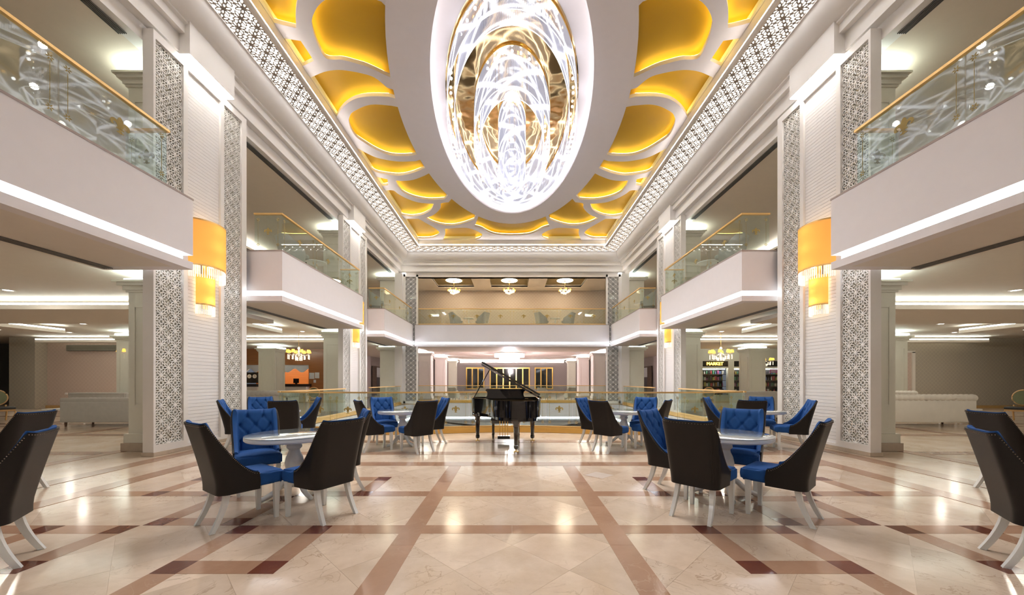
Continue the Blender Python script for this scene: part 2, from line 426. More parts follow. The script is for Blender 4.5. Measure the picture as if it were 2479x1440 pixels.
# diagonal cream slabs of the near field
E = .60/math.sqrt(2)*1.0
k = 0
for i in range(-14, 15):
    for j in range(-4, 14):
        for ox, oy in ((0,0),(E,E)):
            cx_, cy_ = i*2*E+ox, 1.9+j*2*E+oy
            P = clip_poly([(cx_-E,cy_),(cx_,cy_-E),(cx_+E,cy_),(cx_,cy_+E)], -5.2, 5.2, 1.6, 6.14)
            if area(P) < .01: continue
            qx = sum(p[0] for p in P)/len(P); qy = sum(p[1] for p in P)/len(P)
            P = [(qx+(x-qx)*.9975-0, qy+(y-qy)*.9975) for x, y in P]
            o = MB().prism([(x-qx, y-qy) for x, y in P], -.003, 0).obj('marble_slab', 'marble_cream', floor)
            o.location = (qx, qy, .154-.0015); k += 1
plain('marble_light', (.76, .66, .58), .1, var=.06)
o = MB().prism([(-.215,0),(0,-.2),(.215,0),(0,.2)], -.003, 0).obj('marble_slab', 'marble_light', floor); o.location = (1.3, 5.54, .154-.0008)
for s in (-1, 1):
    def X2(a, b): return (min(s*a, s*b), max(s*a, s*b))
    def frame(xa, xb, ya, yb, w=.195):
        x0, x1 = X2(xa, xb)
        for x in (x0, x1-w):
            for y in (ya, yb-w): tile('corner_tile', 'marble_brown', x, x+w, y, y+w, .0)
        for y in (ya, yb-w): tile('band_tile', 'marble_tan', x0+w, x1-w, y, y+w, .0)
        for x in (x0, x1-w): tile('band_tile', 'marble_tan', x, x+w, ya+w, yb-w, .0)
        tile('marble_slab', 'marble_cream', x0+w, x1-w, ya+w, yb-w, -.0006)
    frame(1.735, 2.64, 2.70, 3.605); frame(3.605, 4.52, 2.70, 3.605); frame(2.64, 3.585, 3.605, 4.525)
    frame(1.75, 2.645, 4.525, 5.425); frame(3.6, 4.525, 4.525, 5.425)
    band(*X2(2.44, 2.64), 1.2, 2.70)
    band(*X2(.835, 1.04), 1.2, 6.13, .0002)
    band(*X2(4.52, 5.22), 3.41, 3.605); band(*X2(4.52, 5.22), 4.525, 4.72)
    band(*X2(5.22, 5.5), 1.2, 9.6, .0004, step=1.3)
    band(*X2(6.2, 6.5), 2.5, 10.2, .0004, step=1.3)
    band(*X2(7.68, 7.95), 2.5, 20, .0004, step=1.6)
    for ya, yb in ((7.08, 7.37), (9.5, 9.8), (12.0, 12.3), (14.6, 14.9)): band(*X2(7.95, 22), ya, yb, .0, step=2.2)
    band(*X2(11.5, 11.8), 5, 18.5, .0003, step=2.2); band(*X2(15.5, 15.8), 7, 18.5, .0003, step=2.2)
band(-1.735, 1.735, 3.413, 3.61); band(-1.75, 1.75, 4.525, 4.72)
band(-5.22, 5.22, 6.14, 6.42, .0002, step=1.3); band(-5.22, 5.22, 7.08, 7.36, .0, step=1.3); band(-5.22, 5.22, 8.45, 8.75, .0, step=1.3)

# void edge: slab fascia, light groove, lower storey
m = MB().sweep([(0,-.02),(0,-.88),(.25,-.88),(.25,-.02)], [(-6.6,VOID_FAR),(-6.6,10.4)]+FRONT[1:-1]+[(6.6,10.4),(6.6,VOID_FAR)], closed=True)
S(m.obj('trim_1', 'paint'), 'white fascia of the floor slab around the atrium opening', 'fascia')
m = MB().sweep([(.10,-.90),(.10,-.99),(.14,-.99),(.14,-.90)], [(-6.6,VOID_FAR),(-6.6,10.4)]+FRONT[1:-1]+[(6.6,10.4),(6.6,VOID_FAR)], closed=True)
S(m.obj('trim_2', 'led_groove'), 'cool white light groove under the atrium opening edge', 'light strip')
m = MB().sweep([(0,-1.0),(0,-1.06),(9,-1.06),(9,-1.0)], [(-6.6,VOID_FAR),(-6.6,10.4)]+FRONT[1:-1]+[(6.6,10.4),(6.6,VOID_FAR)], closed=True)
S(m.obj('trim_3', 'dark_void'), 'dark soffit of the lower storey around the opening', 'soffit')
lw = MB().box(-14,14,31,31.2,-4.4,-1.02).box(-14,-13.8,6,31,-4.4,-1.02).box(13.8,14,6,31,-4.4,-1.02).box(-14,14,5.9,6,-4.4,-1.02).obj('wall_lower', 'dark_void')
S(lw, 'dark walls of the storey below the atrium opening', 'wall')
S(MB().box(-14,14,6,31.2,-4.6,-4.4).obj('floor_lower', 'stone_base'), 'stone floor of the storey below seen through the opening', 'floor')
# gold kerb round the opening (one stone per piece)
kerb = thing('trim_kerb', 'gold coloured kerb edging the atrium opening', 'kerb', kind='structure')
def kerb_piece(path): MB().sweep([(-.10,0.001),(-.10,.13),(.10,.13),(.10,0.001)], path).obj('kerb_stone', 'curb_gold', kerb)
for i in range(0, len(FRONT)-1, 3): kerb_piece(FRONT[i:i+4])
for s in (-1, 1):
    for i in range(9): kerb_piece([(s*6.6, 10.4+1.5*i), (s*6.6, min(VOID_FAR, 10.4+1.5*(i+1)))][::s])
for i in range(8): kerb_piece([(6.6-1.65*i, VOID_FAR), (6.6-1.65*(i+1), VOID_FAR)])

# outer shell
S(MB().box(-33,33,-9.2,-9,0,10).obj('wall_rear', 'paint_warm'), 'plain warm white wall behind the viewer', 'wall')
for s in (-1, 1):
    S(MB().box(s*33, s*33.2, -9, 42, 0, 9).obj('wall_%s' % SIDE[s], 'wallpaper_grey'), 'outer wall of the %s side lounge' % SIDE[s], 'wall')
    S(MB().box(s*6.84, s*33, -9, 42, 3.60, 3.70).obj('ceiling_lounge_%s' % SIDE[s], 'paint_warm'), 'flat warm white ceiling of the %s side lounge' % SIDE[s], 'ceiling')
    S(MB().box(s*6.86, s*15, -9, 26, 4.60, 4.728).obj('floor_gallery_%s' % SIDE[s], 'stone_base'), 'floor of the %s upper gallery' % SIDE[s], 'floor')
    S(MB().box(s*7.12, s*15, -9, 27, 7.72, 7.82).obj('ceiling_gallery_%s' % SIDE[s], 'gallery_ceiling'), 'beige ceiling of the %s upper gallery' % SIDE[s], 'ceiling')
    S(MB().box(s*14.9, s*15.1, -9, 26, 4.73, 7.72).obj('wall_gallery_%s' % SIDE[s], 'wallpaper_taupe'), 'papered back wall of the %s upper gallery' % SIDE[s], 'wall')
S(MB().box(-15,15,-9.0,-8.9,4.7,9.4).obj('wall_gallery_rear', 'paint_warm'), 'upper rear wall behind the viewer', 'wall')

# cornice round the atrium
prof = [(0,9.08),(.012,9.0),(.04,8.90),(.09,8.79),(.17,8.69),(.27,8.62),(.33,8.60),(.33,8.56),(.39,8.54),(.39,8.37),(.51,8.37),(.51,8.02),(.68,8.02),(.68,7.72),(.95,7.72),(.95,9.3),(0,9.3)]
m = MB().sweep(prof, [(-6.17,-8.9),(-6.17,22.0),(6.17,22.0),(6.17,-8.9)])
S(m.obj('trim_4', 'frame_white', auto=.6), 'stepped white cornice with curved cove around the atrium', 'cornice')

# luminous lattice border of the ceiling
def ring2d(mb, cx_, cy_, rx, ry, rot, w, n, z0, z1):
    ca, sa = math.cos(rot), math.sin(rot); o = len(mb.v)
    for z in (z0, z1):
        for r in (-w/2, w/2):
            for i in range(n):
                a = 2*PI*i/n; x = (rx+r)*math.cos(a); y = (ry+r)*math.sin(a)
                mb.v.append((cx_+x*ca-y*sa, cy_+x*sa+y*ca, z))
    for i in range(n):
        j = (i+1) % n
        mb.f.append((o+i, o+j, o+n+j, o+n+i))                      # face towards z0
        mb.f.append((o+i, o+2*n+i, o+2*n+j, o+j)); mb.f.append((o+n+i, o+n+j, o+3*n+j, o+3*n+i))
def flower_cells(nx, ny, cell, w, th, margin=True):
    """pierced pattern of eight-petalled flowers in overlapping rings; lies in xy, visible side at z=0"""
    mb = MB(); rnd = 0
    def flower(x, y):
        nonlocal rnd; rnd = 1-rnd
        for k in range(8):
            a = k*PI/4
            ring2d(mb, x+math.cos(a)*.212*cell, y+math.sin(a)*.212*cell, .19*cell, .072*cell, a, w, 14, .0006*((k*3) % 8)+.0003*rnd, th)
        ring2d(mb, x, y, .028*cell, .028*cell, 0, .056*cell, 10, -.0007, th)
    for i in range(nx+1):
        for j in range(ny+1): flower(i*cell, j*cell)
    for i in range(nx):
        for j in range(ny):
            flower((i+.5)*cell, (j+.5)*cell)
            ring2d(mb, (i+.5)*cell, j*cell, .135*cell, .135*cell, 0, w, 14, -.0004, th)
    W, Hh = nx*cell, ny*cell
    # trim to the panel rectangle
    bm = bmesh.new(); me = bpy.data.meshes.new('tmp'); me.from_pydata(mb.v, [], mb.f); bm.from_mesh(me)
    for co, no in (((0,0,0),(-1,0,0)), ((W,0,0),(1,0,0)), ((0,0,0),(0,-1,0)), ((0,Hh,0),(0,1,0))):
        bmesh.ops.bisect_plane(bm, geom=bm.verts[:]+bm.edges[:]+bm.faces[:], plane_co=co, plane_no=no, clear_outer=True)
    bm.to_mesh(me); bm.free(); return me
strip = thing('ceiling_light_border', 'glowing white pierced border framing the yellow ceiling', 'light border')
sm = flower_cells(2, 2, .415, .024, .03); sm.materials.append(M['strip_lattice'])
for s in (-1, 1):
    for i in range(36):
        p = link('pierced_panel', sm, strip); y = 22.0-.83*(i+1)
        p.location = (-6.17 if s < 0 else 5.34, y, 9.085)
    MB().box(s*5.34, s*6.17, -8.9, 22.0, 9.14, 9.18).obj('light_panel', 'strip_light', strip)  # run past the yellow ceiling is added, unseen, to light near faces
    MB().box(s*6.14, s*6.185, -8.9, 22.0, 9.06, 9.085).obj('edge_trim', 'frame_white', strip)
    MB().box(s*5.30, s*5.36, 22.0-.83*23, 21.17, 9.06, 9.09).obj('edge_trim', 'frame_white', strip)
for i in range(13):
    p = link('pierced_panel', sm, strip); w = (2*5.34)/13
    p.location = (-5.34+w*i, 21.17, 9.085); p.scale = (w/.83, 1, 1)
MB().box(-5.34, 5.34, 21.17, 22.0, 9.14, 9.18).obj('light_panel', 'strip_light', strip)
MB().box(-6.15, 6.15, 21.97, 22.01, 9.06, 9.085).obj('edge_trim', 'frame_white', strip)
MB().box(-5.34, 5.34, 21.15, 21.19, 9.06, 9.09).obj('edge_trim', 'frame_white', strip)

# ceiling tray
TX, TY0, TY1, YC = 5.34, 22.0-.83*23, 21.17, 11.92
ZP, ZY = 9.42, 9.64
m = MB().box(-TX-.1,-TX,TY0,TY1+.1,9.08,ZY+.1).box(TX,TX+.1,TY0,TY1+.1,9.08,ZY+.1).box(-TX,TX,TY1,TY1+.1,9.08,ZY+.1).box(-TX,TX,TY0-.1,TY0,9.08,ZY+.1)
S(m.obj('trim_5', 'paint_warm'), 'upright cream edge of the raised ceiling tray', 'trim')
S(MB().box(-TX,TX,TY0,TY1,ZY,ZY+.08).obj('ceiling_yellow', 'yellow_ceiling'), 'mustard yellow upper ceiling above the white pattern', 'ceiling')
S(MB().box(-5.34,5.34,-9,TY0-.1,9.08,9.2).obj('ceiling_near', 'paint'), 'white ceiling over the near end of the hall', 'ceiling')

# white pattern with openings (outlines laid out in the ceiling plane, left half, mirrored)
EA, EB = 3.08, 6.42
def on_oval(p):
    dx, dy = p[0], p[1]-YC; q = math.sqrt((dx/EA)**2+(dy/EB)**2); return (dx/q, YC+dy/q)
def seg(pts, wall0=False):
    P = [unproj(x, y, ZP) for x, y in pts]
    if wall0: P[0] = (-TX+.012, P[0][1])
    return P
def hole_oval(near, far, w=False):
    A = catmull(seg(near, w), 5); B = catmull(seg(far, w), 5)
    a, b = on_oval(A[-1]), on_oval(B[-1])
    ta = math.atan2((a[1]-YC)/EB, a[0]/EA); tb = math.atan2((b[1]-YC)/EB, b[0]/EA)
    if ta < 0 and tb > 0: ta += 2*PI
    if ta > 0 and tb < 0: tb += 2*PI
    arc = [(EA*math.cos(ta+(tb-ta)*t/8), YC+EB*math.sin(ta+(tb-ta)*t/8)) for t in range(9)]
    poly = A+arc+B[::-1]
    if math.dist(A[0], B[0]) < .02: poly = poly[:-1]
    return poly, [A, B]
def hole_free(segs, w=False):
    Ls = []
    for sg in segs:
        P = seg([q[:2] for q in sg]); P = [((-TX+.012) if len(q) > 2 and q[2] == 'w' else p[0], (TY1-.012) if len(q) > 2 and q[2] == 'f' else p[1]) for q, p in zip(sg, P)]
        Ls.append(catmull(P, 5))
    poly = []
    for L in Ls: poly += L[:-1] if len(L) > 1 else L
    return poly, Ls
HO = []
HO.append(hole_free([[(600,-60,'w'),(650,-62),(715,-62)],[(715,-62),(722,-20),(716,30),(717,68)],[(717,68),(690,62),(667,55,'w')],[(667,55,'w'),(600,-60,'w')]]))
HO.append(hole_oval([(754,55),(758,37),(770,15),(791,-2),(830,-14),(875,-12),(923,4)], [(754,55),(760,83),(773,115),(791,142),(828,145),(857,152),(890,162),(931,181)]))
HO.append(hole_free([[(688,93,'w'),(728,99)],[(728,99),(760,147)],[(760,147),(735,160,'w')],[(735,160,'w'),(688,93,'w')]]))
HO.append(hole_oval([(758,188),(782,175),(807,170),(832,170),(873,177),(907,188),(937,212)], [(815,283),(825,266),(841,250),(861,239),(886,234),(913,233),(941,234)], True))
HO.append(hole_oval([(844,290),(850,275),(865,265),(886,256),(910,253),(948,256)], [(844,290),(848,308),(861,330),(883,346),(913,364),(941,375),(968,378),(997,377)]))
HO.append(hole_oval([(864.5,359),(905,379),(936,387),(968,391),(1006,390)], [(900,410),(914,418),(941,423),(968,425),(995,420),(1017,412)], True))
HO.append(hole_free([[(910.5,428,'w'),(938,434)],[(938,434),(939.5,448)],[(939.5,448),(927,450,'w')],[(927,450,'w'),(910.5,428,'w')]]))
HO.append(hole_oval([(958,437),(975,438),(1001,435),(1028,425)], [(958,437),(963,450),(977,466),(1001,477),(1031,483.5),(1055,484),(1075,482.6)]))
HO.append(hole_free([[(932,461,'w'),(952,461),(965,470),(986,481),(1013,490),(1050,493.5)],[(1050,493.5),(1046,505),(1037,513),(1019,521),(995,524),(970,520.5,'w')],[(970,520.5,'w'),(932,461,'w')]]))
HO.append(hole_oval([(1030.6,528),(1046,522),(1058.6,513),(1066.7,502.5),(1067.5,492.5),(1086,489.5)], [(1030.6,528),(1046,537),(1069,544),(1095,546),(1122,541),(1147,532)]))
HO.append(hole_free([[(975.5,529.5,'w'),(1013.5,529.5)],[(1013.5,529.5),(1031.5,540),(1051,551),(1062,560),(1065,565.6)],[(1065,565.6),(1055,573),(1039,577),(1010,577.5,'w')],[(1010,577.5,'w'),(975.5,529.5,'w')]]))
HO.append(hole_free([[(1076.6,554),(1104,552),(1129,551.6),(1149,556.6),(1163,564),(1168,569),(1163,576),(1150,580,'f')],[(1150,580,'f'),(1072,580,'f')],[(1072,580,'f'),(1078,566),(1076.6,554)]]))
pan = [[(-TX+.004,TY0+.004),(TX-.004,TY0+.004),(TX-.004,TY1-.004),(-TX+.004,TY1-.004)], [(2.6*math.cos(2*PI*i/72), YC+5.9*math.sin(2*PI*i/72)) for i in range(72)]]
# centre openings at the far end
cA = catmull(seg([(1149,547.6),(1167,553),(1179.5,560),(1194,566),(1212,569),(1239.5,570)]), 5)
cen = cA+[(-x, y) for x, y in cA[::-1][1:]]
a0 = on_oval(cA[0]); tb = math.atan2((a0[1]-YC)/EB, a0[0]/EA)
arc = [(EA*math.cos(PI-tb+(2*tb-PI)*t/12), YC+EB*math.sin(PI-tb+(2*tb-PI)*t/12)) for t in range(13)]
loops = []; leds = []
for poly, Ls in HO:
    for s in (1, -1):
        loops.append([(s*x, y) for x, y in poly]); leds += [[(s*x, y) for x, y in L] for L in Ls]
loops.append(cen+arc); leds.append(cen)
near = [(p, L) for p, L in HO if min(q[1] for q in p) > 16.9]
for poly, Ls in near:
    for s in (1, -1): loops.append([(s*x, 2*YC-y) for x, y in poly]); leds += [[(s*x, 2*YC-y) for x, y in L] for L in Ls]
pattern = curve_sheet('ceiling_pattern', pan+loops, .10, 'paint', z=ZP+.05)
S(pattern, 'white curved openwork ceiling panel with scale shaped openings over yellow', 'ceiling')
lb = thing('cove_light', 'hidden yellow cove lights along the edges of the ceiling pattern', 'cove light')
def offs(L, d):
    out = []
    for i, p in enumerate(L):
        a, b = L[max(0,i-1)], L[min(len(L)-1,i+1)]; t = Vector((b[0]-a[0], b[1]-a[1]))
        if t.length < 1e-6: t = Vector((1,0))
        t.normalize(); out.append((p[0]-t.y*d, p[1]+t.x*d))
    return out
for poly in [l for l in leds]:
    if len(poly) < 2: continue
    if all(abs(abs(p[0])-TX) < .05 for p in poly): continue
    # push away from the opening: choose side further from the centroid of the owning loop
    own = min(loops, key=lambda lp: min(math.dist(poly[len(poly)//2], q) for q in lp))
    gx = sum(p[0] for p in own)/len(own); gy = sum(p[1] for p in own)/len(own)
    c1, c2 = offs(poly, .035), offs(poly, -.035); h = len(poly)//2
    cc = c1 if math.dist(c1[h], (gx,gy)) > math.dist(c2[h], (gx,gy)) else c2
    q = MB()
    for x, y in cc: q.v += [(x,y,ZP+.112),(x,y,ZP+.132)]
    for i in range(len(cc)-1): q.f.append((2*i, 2*i+2, 2*i+3, 2*i+1))
    q.obj('led_strip', 'cove_yellow', lb)

# white oval ring and the recess of the chandelier
def oval(a, b, n=96, y=YC): return [(a*math.cos(2*PI*i/n), y+b*math.sin(2*PI*i/n)) for i in range(n)]
def ring_surface(mb, levels, n=96):
    o = len(mb.v)
    for a, b, z in levels: mb.v += [(x, y, z) for x, y in oval(a, b, n)]
    for j in range(len(levels)-1):
        for i in range(n): mb.f.append((o+j*n+i, o+j*n+(i+1) % n, o+(j+1)*n+(i+1) % n, o+(j+1)*n+i))
    return mb
m = ring_surface(MB(), [(3.35,6.77,ZP+.02),(3.35,6.77,9.30),(2.32,5.62,9.30),(2.32,5.62,9.36),(2.55,5.86,9.36),(2.55,5.86,9.60),(2.20,4.75,9.63),(1.98,4.45,9.63)])
S(m.obj('ceiling_oval', 'paint', auto=.5), 'broad white oval ring around the chandelier recess', 'ceiling')
m = ring_surface(MB(), [(2.46,5.77,9.375),(2.50,5.81,9.375),(2.50,5.81,9.40),(2.46,5.77,9.40)])
tag(m.obj('recess_light', 'recess_led'), 'cove light line inside the oval ceiling ring', 'cove light')

# ------------------------------------------------------------------ pillars with pierced screens
CELL = .29
lat = flower_cells(2, 26, CELL, .013, .018); lat.materials.append(M['lattice_white'])
def ship_mesh():
    mb = MB(); n = 104; z0, z1 = .12, 7.78; w = .86
    for i in range(n):
        a = z0+(z1-z0)*i/n; b = z0+(z1-z0)*(i+1)/n
        mb.box(-.012, .012, 0, w, a+.0022, b-.0022)
    return mb.box(.006, .02, 0, w, z0, z1).mesh('plank_cladding', 'shiplap')
ship = ship_mesh()
def lattice_on(parent, s, y, z, width, x):
    o = link('pierced_screen', lat, parent)
    # local x -> world y, local y -> world z, local z -> away from the atrium (s*x)
    k = width/(2*CELL); hz = (7.78-.20)/(26*CELL)
    o.matrix_local = Matrix(((0,0,s,s*x),(k,0,0,y),(0,hz,0,z),(0,0,0,1)))
    return o
def pillar(s, y0, label):
    t = thing('screen_pillar', label, 'pillar')
    e = [0,.045,.635,.735,1.595,1.695,2.255,2.415]
    f = MB()
    for a, b in ((e[0],e[1]),(e[2],e[3]),(e[4],e[5]),(e[6],e[7])): f.box(s*6.64, s*6.84, y0+a, y0+b, .07, 7.93)
    for a, b in ((e[1],e[2]),(e[3],e[4]),(e[5],e[6])):
        f.box(s*6.64, s*6.84, y0+a, y0+b, .07, .20 if (a, b) != (e[3], e[4]) else .12); f.box(s*6.64, s*6.84, y0+a, y0+b, 7.78, 7.93)
        f.box(s*6.80, s*6.84, y0+a, y0+b, .2, 7.78)
    f.obj('frame', 'frame_white', t)
    MB().box(s*6.62, s*6.86, y0-.015, y0+e[7]+.015, 0, .07).obj('plinth', 'stone_base', t)
    for a, b in ((e[1],e[2]),(e[5],e[6])):
        lattice_on(t, s, y0+a, .20, b-a, 6.675)
        MB().box(s*6.712, s*6.722, y0+a, y0+b, .2, 7.78).obj('backing_pane', 'backing_glass', t)
    p = link('plank_cladding', ship, t); p.location = (s*6.70, y0+e[3], 0); p.scale = (s, 1, 1); p['kind'] = 'stuff'
    # frieze block and its light
    MB().box(s*6.46, s*7.7, y0+.57, y0+1.77, 7.96, 8.66).obj('frieze_block', 'frame_white', t)
    MB().box(s*6.47, s*6.68, y0+.575, y0+1.765, 7.945, 7.96).obj('frieze_light', 'led_warm', t)
    # core column on each storey
    for zb, zt in ((0.0, 3.60), (4.73, 7.72)):
        x0, x1, ya, yb = 6.86, 7.72, y0+.6, y0+1.8
        c = MB().box(s*x0, s*x1, ya, yb, zb+.32, zt-.42)
        # panel mouldings on the two visible faces
        c.box(s*(x1+.0), s*(x1+.012), ya+.15, yb-.15, zb+.55, zb+.60).box(s*(x0+.15), s*(x1-.12), ya-.012, ya, zb+.9, zb+.93).box(s*(x0+.15), s*(x1-.12), ya-.012, ya, zt-.72, zt-.69)
        for xa in (x0+.12, x1-.14): c.box(s*xa, s*(xa+.025), ya-.015, ya, zb+.9, zt-.69)
        c.obj('column_shaft', 'market_frame', t)
        b = MB().box(s*x0, s*(x1+.05), ya-.05, yb+.05, zb+.16, zb+.34)
        b.obj('column_base', 'market_frame', t)
        MB().box(s*x0, s*(x1+.08), ya-.08, yb+.08, zb, zb+.16).obj('column_plinth', 'stone_base', t)
        cp = MB()
        for k, (d, za, zc) in enumerate(((.03,.42,.38),(.06,.38,.30),(.12,.30,.24),(.17,.24,.20))):
            cp.box(s*x0, s*(x1+d), ya-d, yb+d, zt-za, zt-zc)
        cp.obj('capital', 'market_frame', t)
        MB().box(s*(x0+.05), s*(x1+.05), ya-.05, yb+.05, zt-.19, zt-.15).obj('capital_light', 'led_cap', t)
    return t
P1Y, P2Y = 6.885, 14.62
pillar(-1, P1Y, 'tall white pierced screen pillar with gold sconce nearest on the left')
pillar(1, P1Y, 'tall white pierced screen pillar with gold sconce nearest on the right')
pillar(-1, P2Y, 'farther white pierced screen pillar between the two left balconies')
pillar(1, P2Y, 'farther white pierced screen pillar between the two right balconies')
# corner screens facing the camera
def corner_screen(s, label):
    t = thing('corner_screen', label, 'pillar'); x0, x1, y = 5.60, 6.45, 22.06
    f = MB().box(s*x0, s*(x0+.09), y, y+.14, .07, 7.72).box(s*(x1-.12), s*x1, y, y+.14, .07, 7.72).box(s*x0, s*x1, y, y+.14, 7.58, 7.72).box(s*x0, s*x1, y, y+.14, .07, .2).box(s*x0, s*x1, y+.11, y+.14, .2, 7.6)
    f.box(s*6.45, s*6.9, y-.2, y+1.0, 0, 7.72)
    f.obj('frame', 'frame_white', t)
    o = link('pierced_screen', lat, t); k = (x1-x0-.21)/(2*CELL); hz = (7.58-.2)/(26*CELL)
    xa = min(s*(x0+.09), s*(x1-.12))
    o.matrix_local = Matrix(((k,0,0,xa),(0,0,1,y+.03),(0,hz,0,.2),(0,0,0,1)))
    MB().box(s*(x0+.09), s*(x1-.12), y+.085, y+.09, .2, 7.58).obj('backing_pane', 'night_glass', t)
    MB().box(s*x0, s*6.9, y-.22, y+.16, 0, .07).obj('plinth', 'stone_base', t)
    c = MB().box(s*6.9, s*7.8, y-.1, y+.9, 0, 3.2).box(s*6.9, s*7.8, y-.1, y+.9, 4.73, 7.35); c.obj('column_shaft', 'market_frame', t)
    for zt in (3.6, 7.72):
        MB().box(s*6.9, s*7.9, y-.2, y+1.0, zt-.40, zt-.30).box(s*6.9, s*7.97, y-.27, y+1.05, zt-.30, zt-.2).obj('capital', 'market_frame', t)
        MB().box(s*6.85, s*7.85, y-.15, y+.95, zt-.19, zt-.14).obj('capital_light', 'led_cap', t)
    MB().box(s*6.3, s*6.5, y-.05, y+.02, 7.76, 7.80).obj('frieze_light', 'led_warm', t)
corner_screen(-1, 'narrow pierced corner screen beside the far balcony on the left')
corner_screen(1, 'narrow pierced corner screen beside the far balcony on the right')

# ------------------------------------------------------------------ fleur-de-lis decoration for the glass
def ribbon(mb, path, ws, th):
    P = [Vector(p) for p in path]; o = len(mb.v); n = len(P)
    for i, p in enumerate(P):
        t = (P[min(i+1,n-1)]-P[max(i-1,0)]).normalized(); nn = Vector((-t.y, t.x))
        for z in (0, th):
            for sg in (1, -1): q = p+nn*ws[i]*sg; mb.v.append((q.x, z, q.y))
    for i in range(n-1):
        a = o+4*i; b = a+4
        mb.f += [(a,a+1,b+1,b),(a+2,b+2,b+3,a+3),(a,b,b+2,a+2),(a+1,a+3,b+3,b+1)]
def fleur_mesh():
    mb = MB(); T = .003
    ribbon(mb, catmull([(0,-.30),(0,-.2),(0,0),(0,.22),(0,.40)],3), [.01]+[.05,.06,.05,.045,.04,.045,.07,.10,.12,.10,.06,.004], T)
    for s in (1,-1):
        pts = catmull([(s*.05,-.14),(s*.07,0),(s*.13,.13),(s*.24,.17),(s*.33,.10),(s*.33,0),(s*.26,-.01)],3)
        n = len(pts); ribbon(mb, pts, [.022+.04*math.sin(PI*i/(n-1))**.8 for i in range(n)], T)
        pts = catmull([(s*.03,-.18),(s*.08,-.26),(s*.14,-.24)],3); ribbon(mb, pts, [.02]*len(pts), T)
    ribbon(mb, [(-.15,-.10),(.15,-.10)], [.03,.03], T*1.3)
    return mb.mesh('fleur_de_lis', 'gilt')
fleur = fleur_mesh()
def knot_mesh():
    mb = MB()
    for k in range(6):
        a = k*PI/3; ribbon(mb, [(.02*math.cos(a),.02*math.sin(a)),(.05*math.cos(a),.05*math.sin(a)),(.085*math.cos(a),.085*math.sin(a))], [.006,.016,.003], .002)
    return mb.mesh('gilt_knot', 'gilt')
knot = knot_mesh()
def railing(t, path, zb, zt, pane=1.5, fs=.32, knots=True, base=True, thick=.012, reverse=False):
    """glass panes between zb and zt along an xy path, gold cap rail on top"""
    for i in range(len(path)-1):
        a, b = Vector(path[i]), Vector(path[i+1]); L = (b-a).length; n = max(1, round(L/pane)); d = (b-a)/L
        for j in range(n):
            p = a+d*(L*j/n+.006); w = L/n-.012; ang = math.atan2(d.y, d.x)
            g = MB().box(0, w, -thick/2, thick/2, 0, zt-zb).obj('glass_pane', 'rail_glass', t)
            g.location = (p.x, p.y, zb); g.rotation_euler = (0,0,ang)
            if fs and w > .5:
                side = -1 if not reverse else 1
                f = link('fleur_de_lis', fleur, g); f.location = (w/2, side*(thick/2+.004), (zt-zb)*.52); f.scale = (fs, 1, fs)
                if knots:
                    for xx in (.09, w-.09):
                        q = MB().box(xx-.003, xx+.003, 0, .002, .2, zt-zb-.18).obj('gilt_line', 'gilt', g); q.location = (0, side*(thick/2+.003), 0)
                    for xx in (.09, w-.09):
                        for zz in (.15, zt-zb-.13):
                            q = link('gilt_knot', knot, g); q.scale = (.55, 1, .55); q.location = (xx, side*(thick/2+.004), zz)
    MB().sweep([(-.032,zt-.005),(-.032,zt+.035),(.032,zt+.035),(.032,zt-.005)], path).obj('handrail', 'gold_rail', t, auto=.6)
    if base: MB().sweep([(-.03,zb-.03),(-.03,zb+.05),(.03,zb+.05),(.03,zb-.03)], path).obj('base_channel', 'gold_rail', t)

# ------------------------------------------------------------------ balconies
BX, BT = 5.86, 4.73
def balcony(name, label, path, inner):
    """path: outer edge, traversed so that the building lies on its left; inner: polygon closing the slab"""
    t = thing(name, label, 'balcony', kind='structure')
    MB().sweep([(0,3.70),(0,BT-.02),(.14,BT-.02),(.14,3.70)], path).obj('fascia', 'paint', t, auto=.5)
    MB().sweep([(0,3.44),(0,3.575),(.2,3.575),(.2,3.44)], path).obj('lip', 'paint', t, auto=.5)
    MB().sweep([(.10,3.585),(.10,3.69),(.13,3.69),(.13,3.585)], path).obj('groove_light', 'led_groove', t)
    MB().sweep([(-.008,BT-.02),(-.008,BT+.012),(.15,BT+.012),(.15,BT-.02)], path).obj('edge_cap', 'edge_brown', t)
    MB().prism(inner, 3.44, 3.50).obj('soffit', 'paint_warm', t)
    MB().prism(inner, 4.62, BT).obj('deck', 'stone_base', t)
    return t
def mir(path, s): return [(s*x, y) for x, y in path]
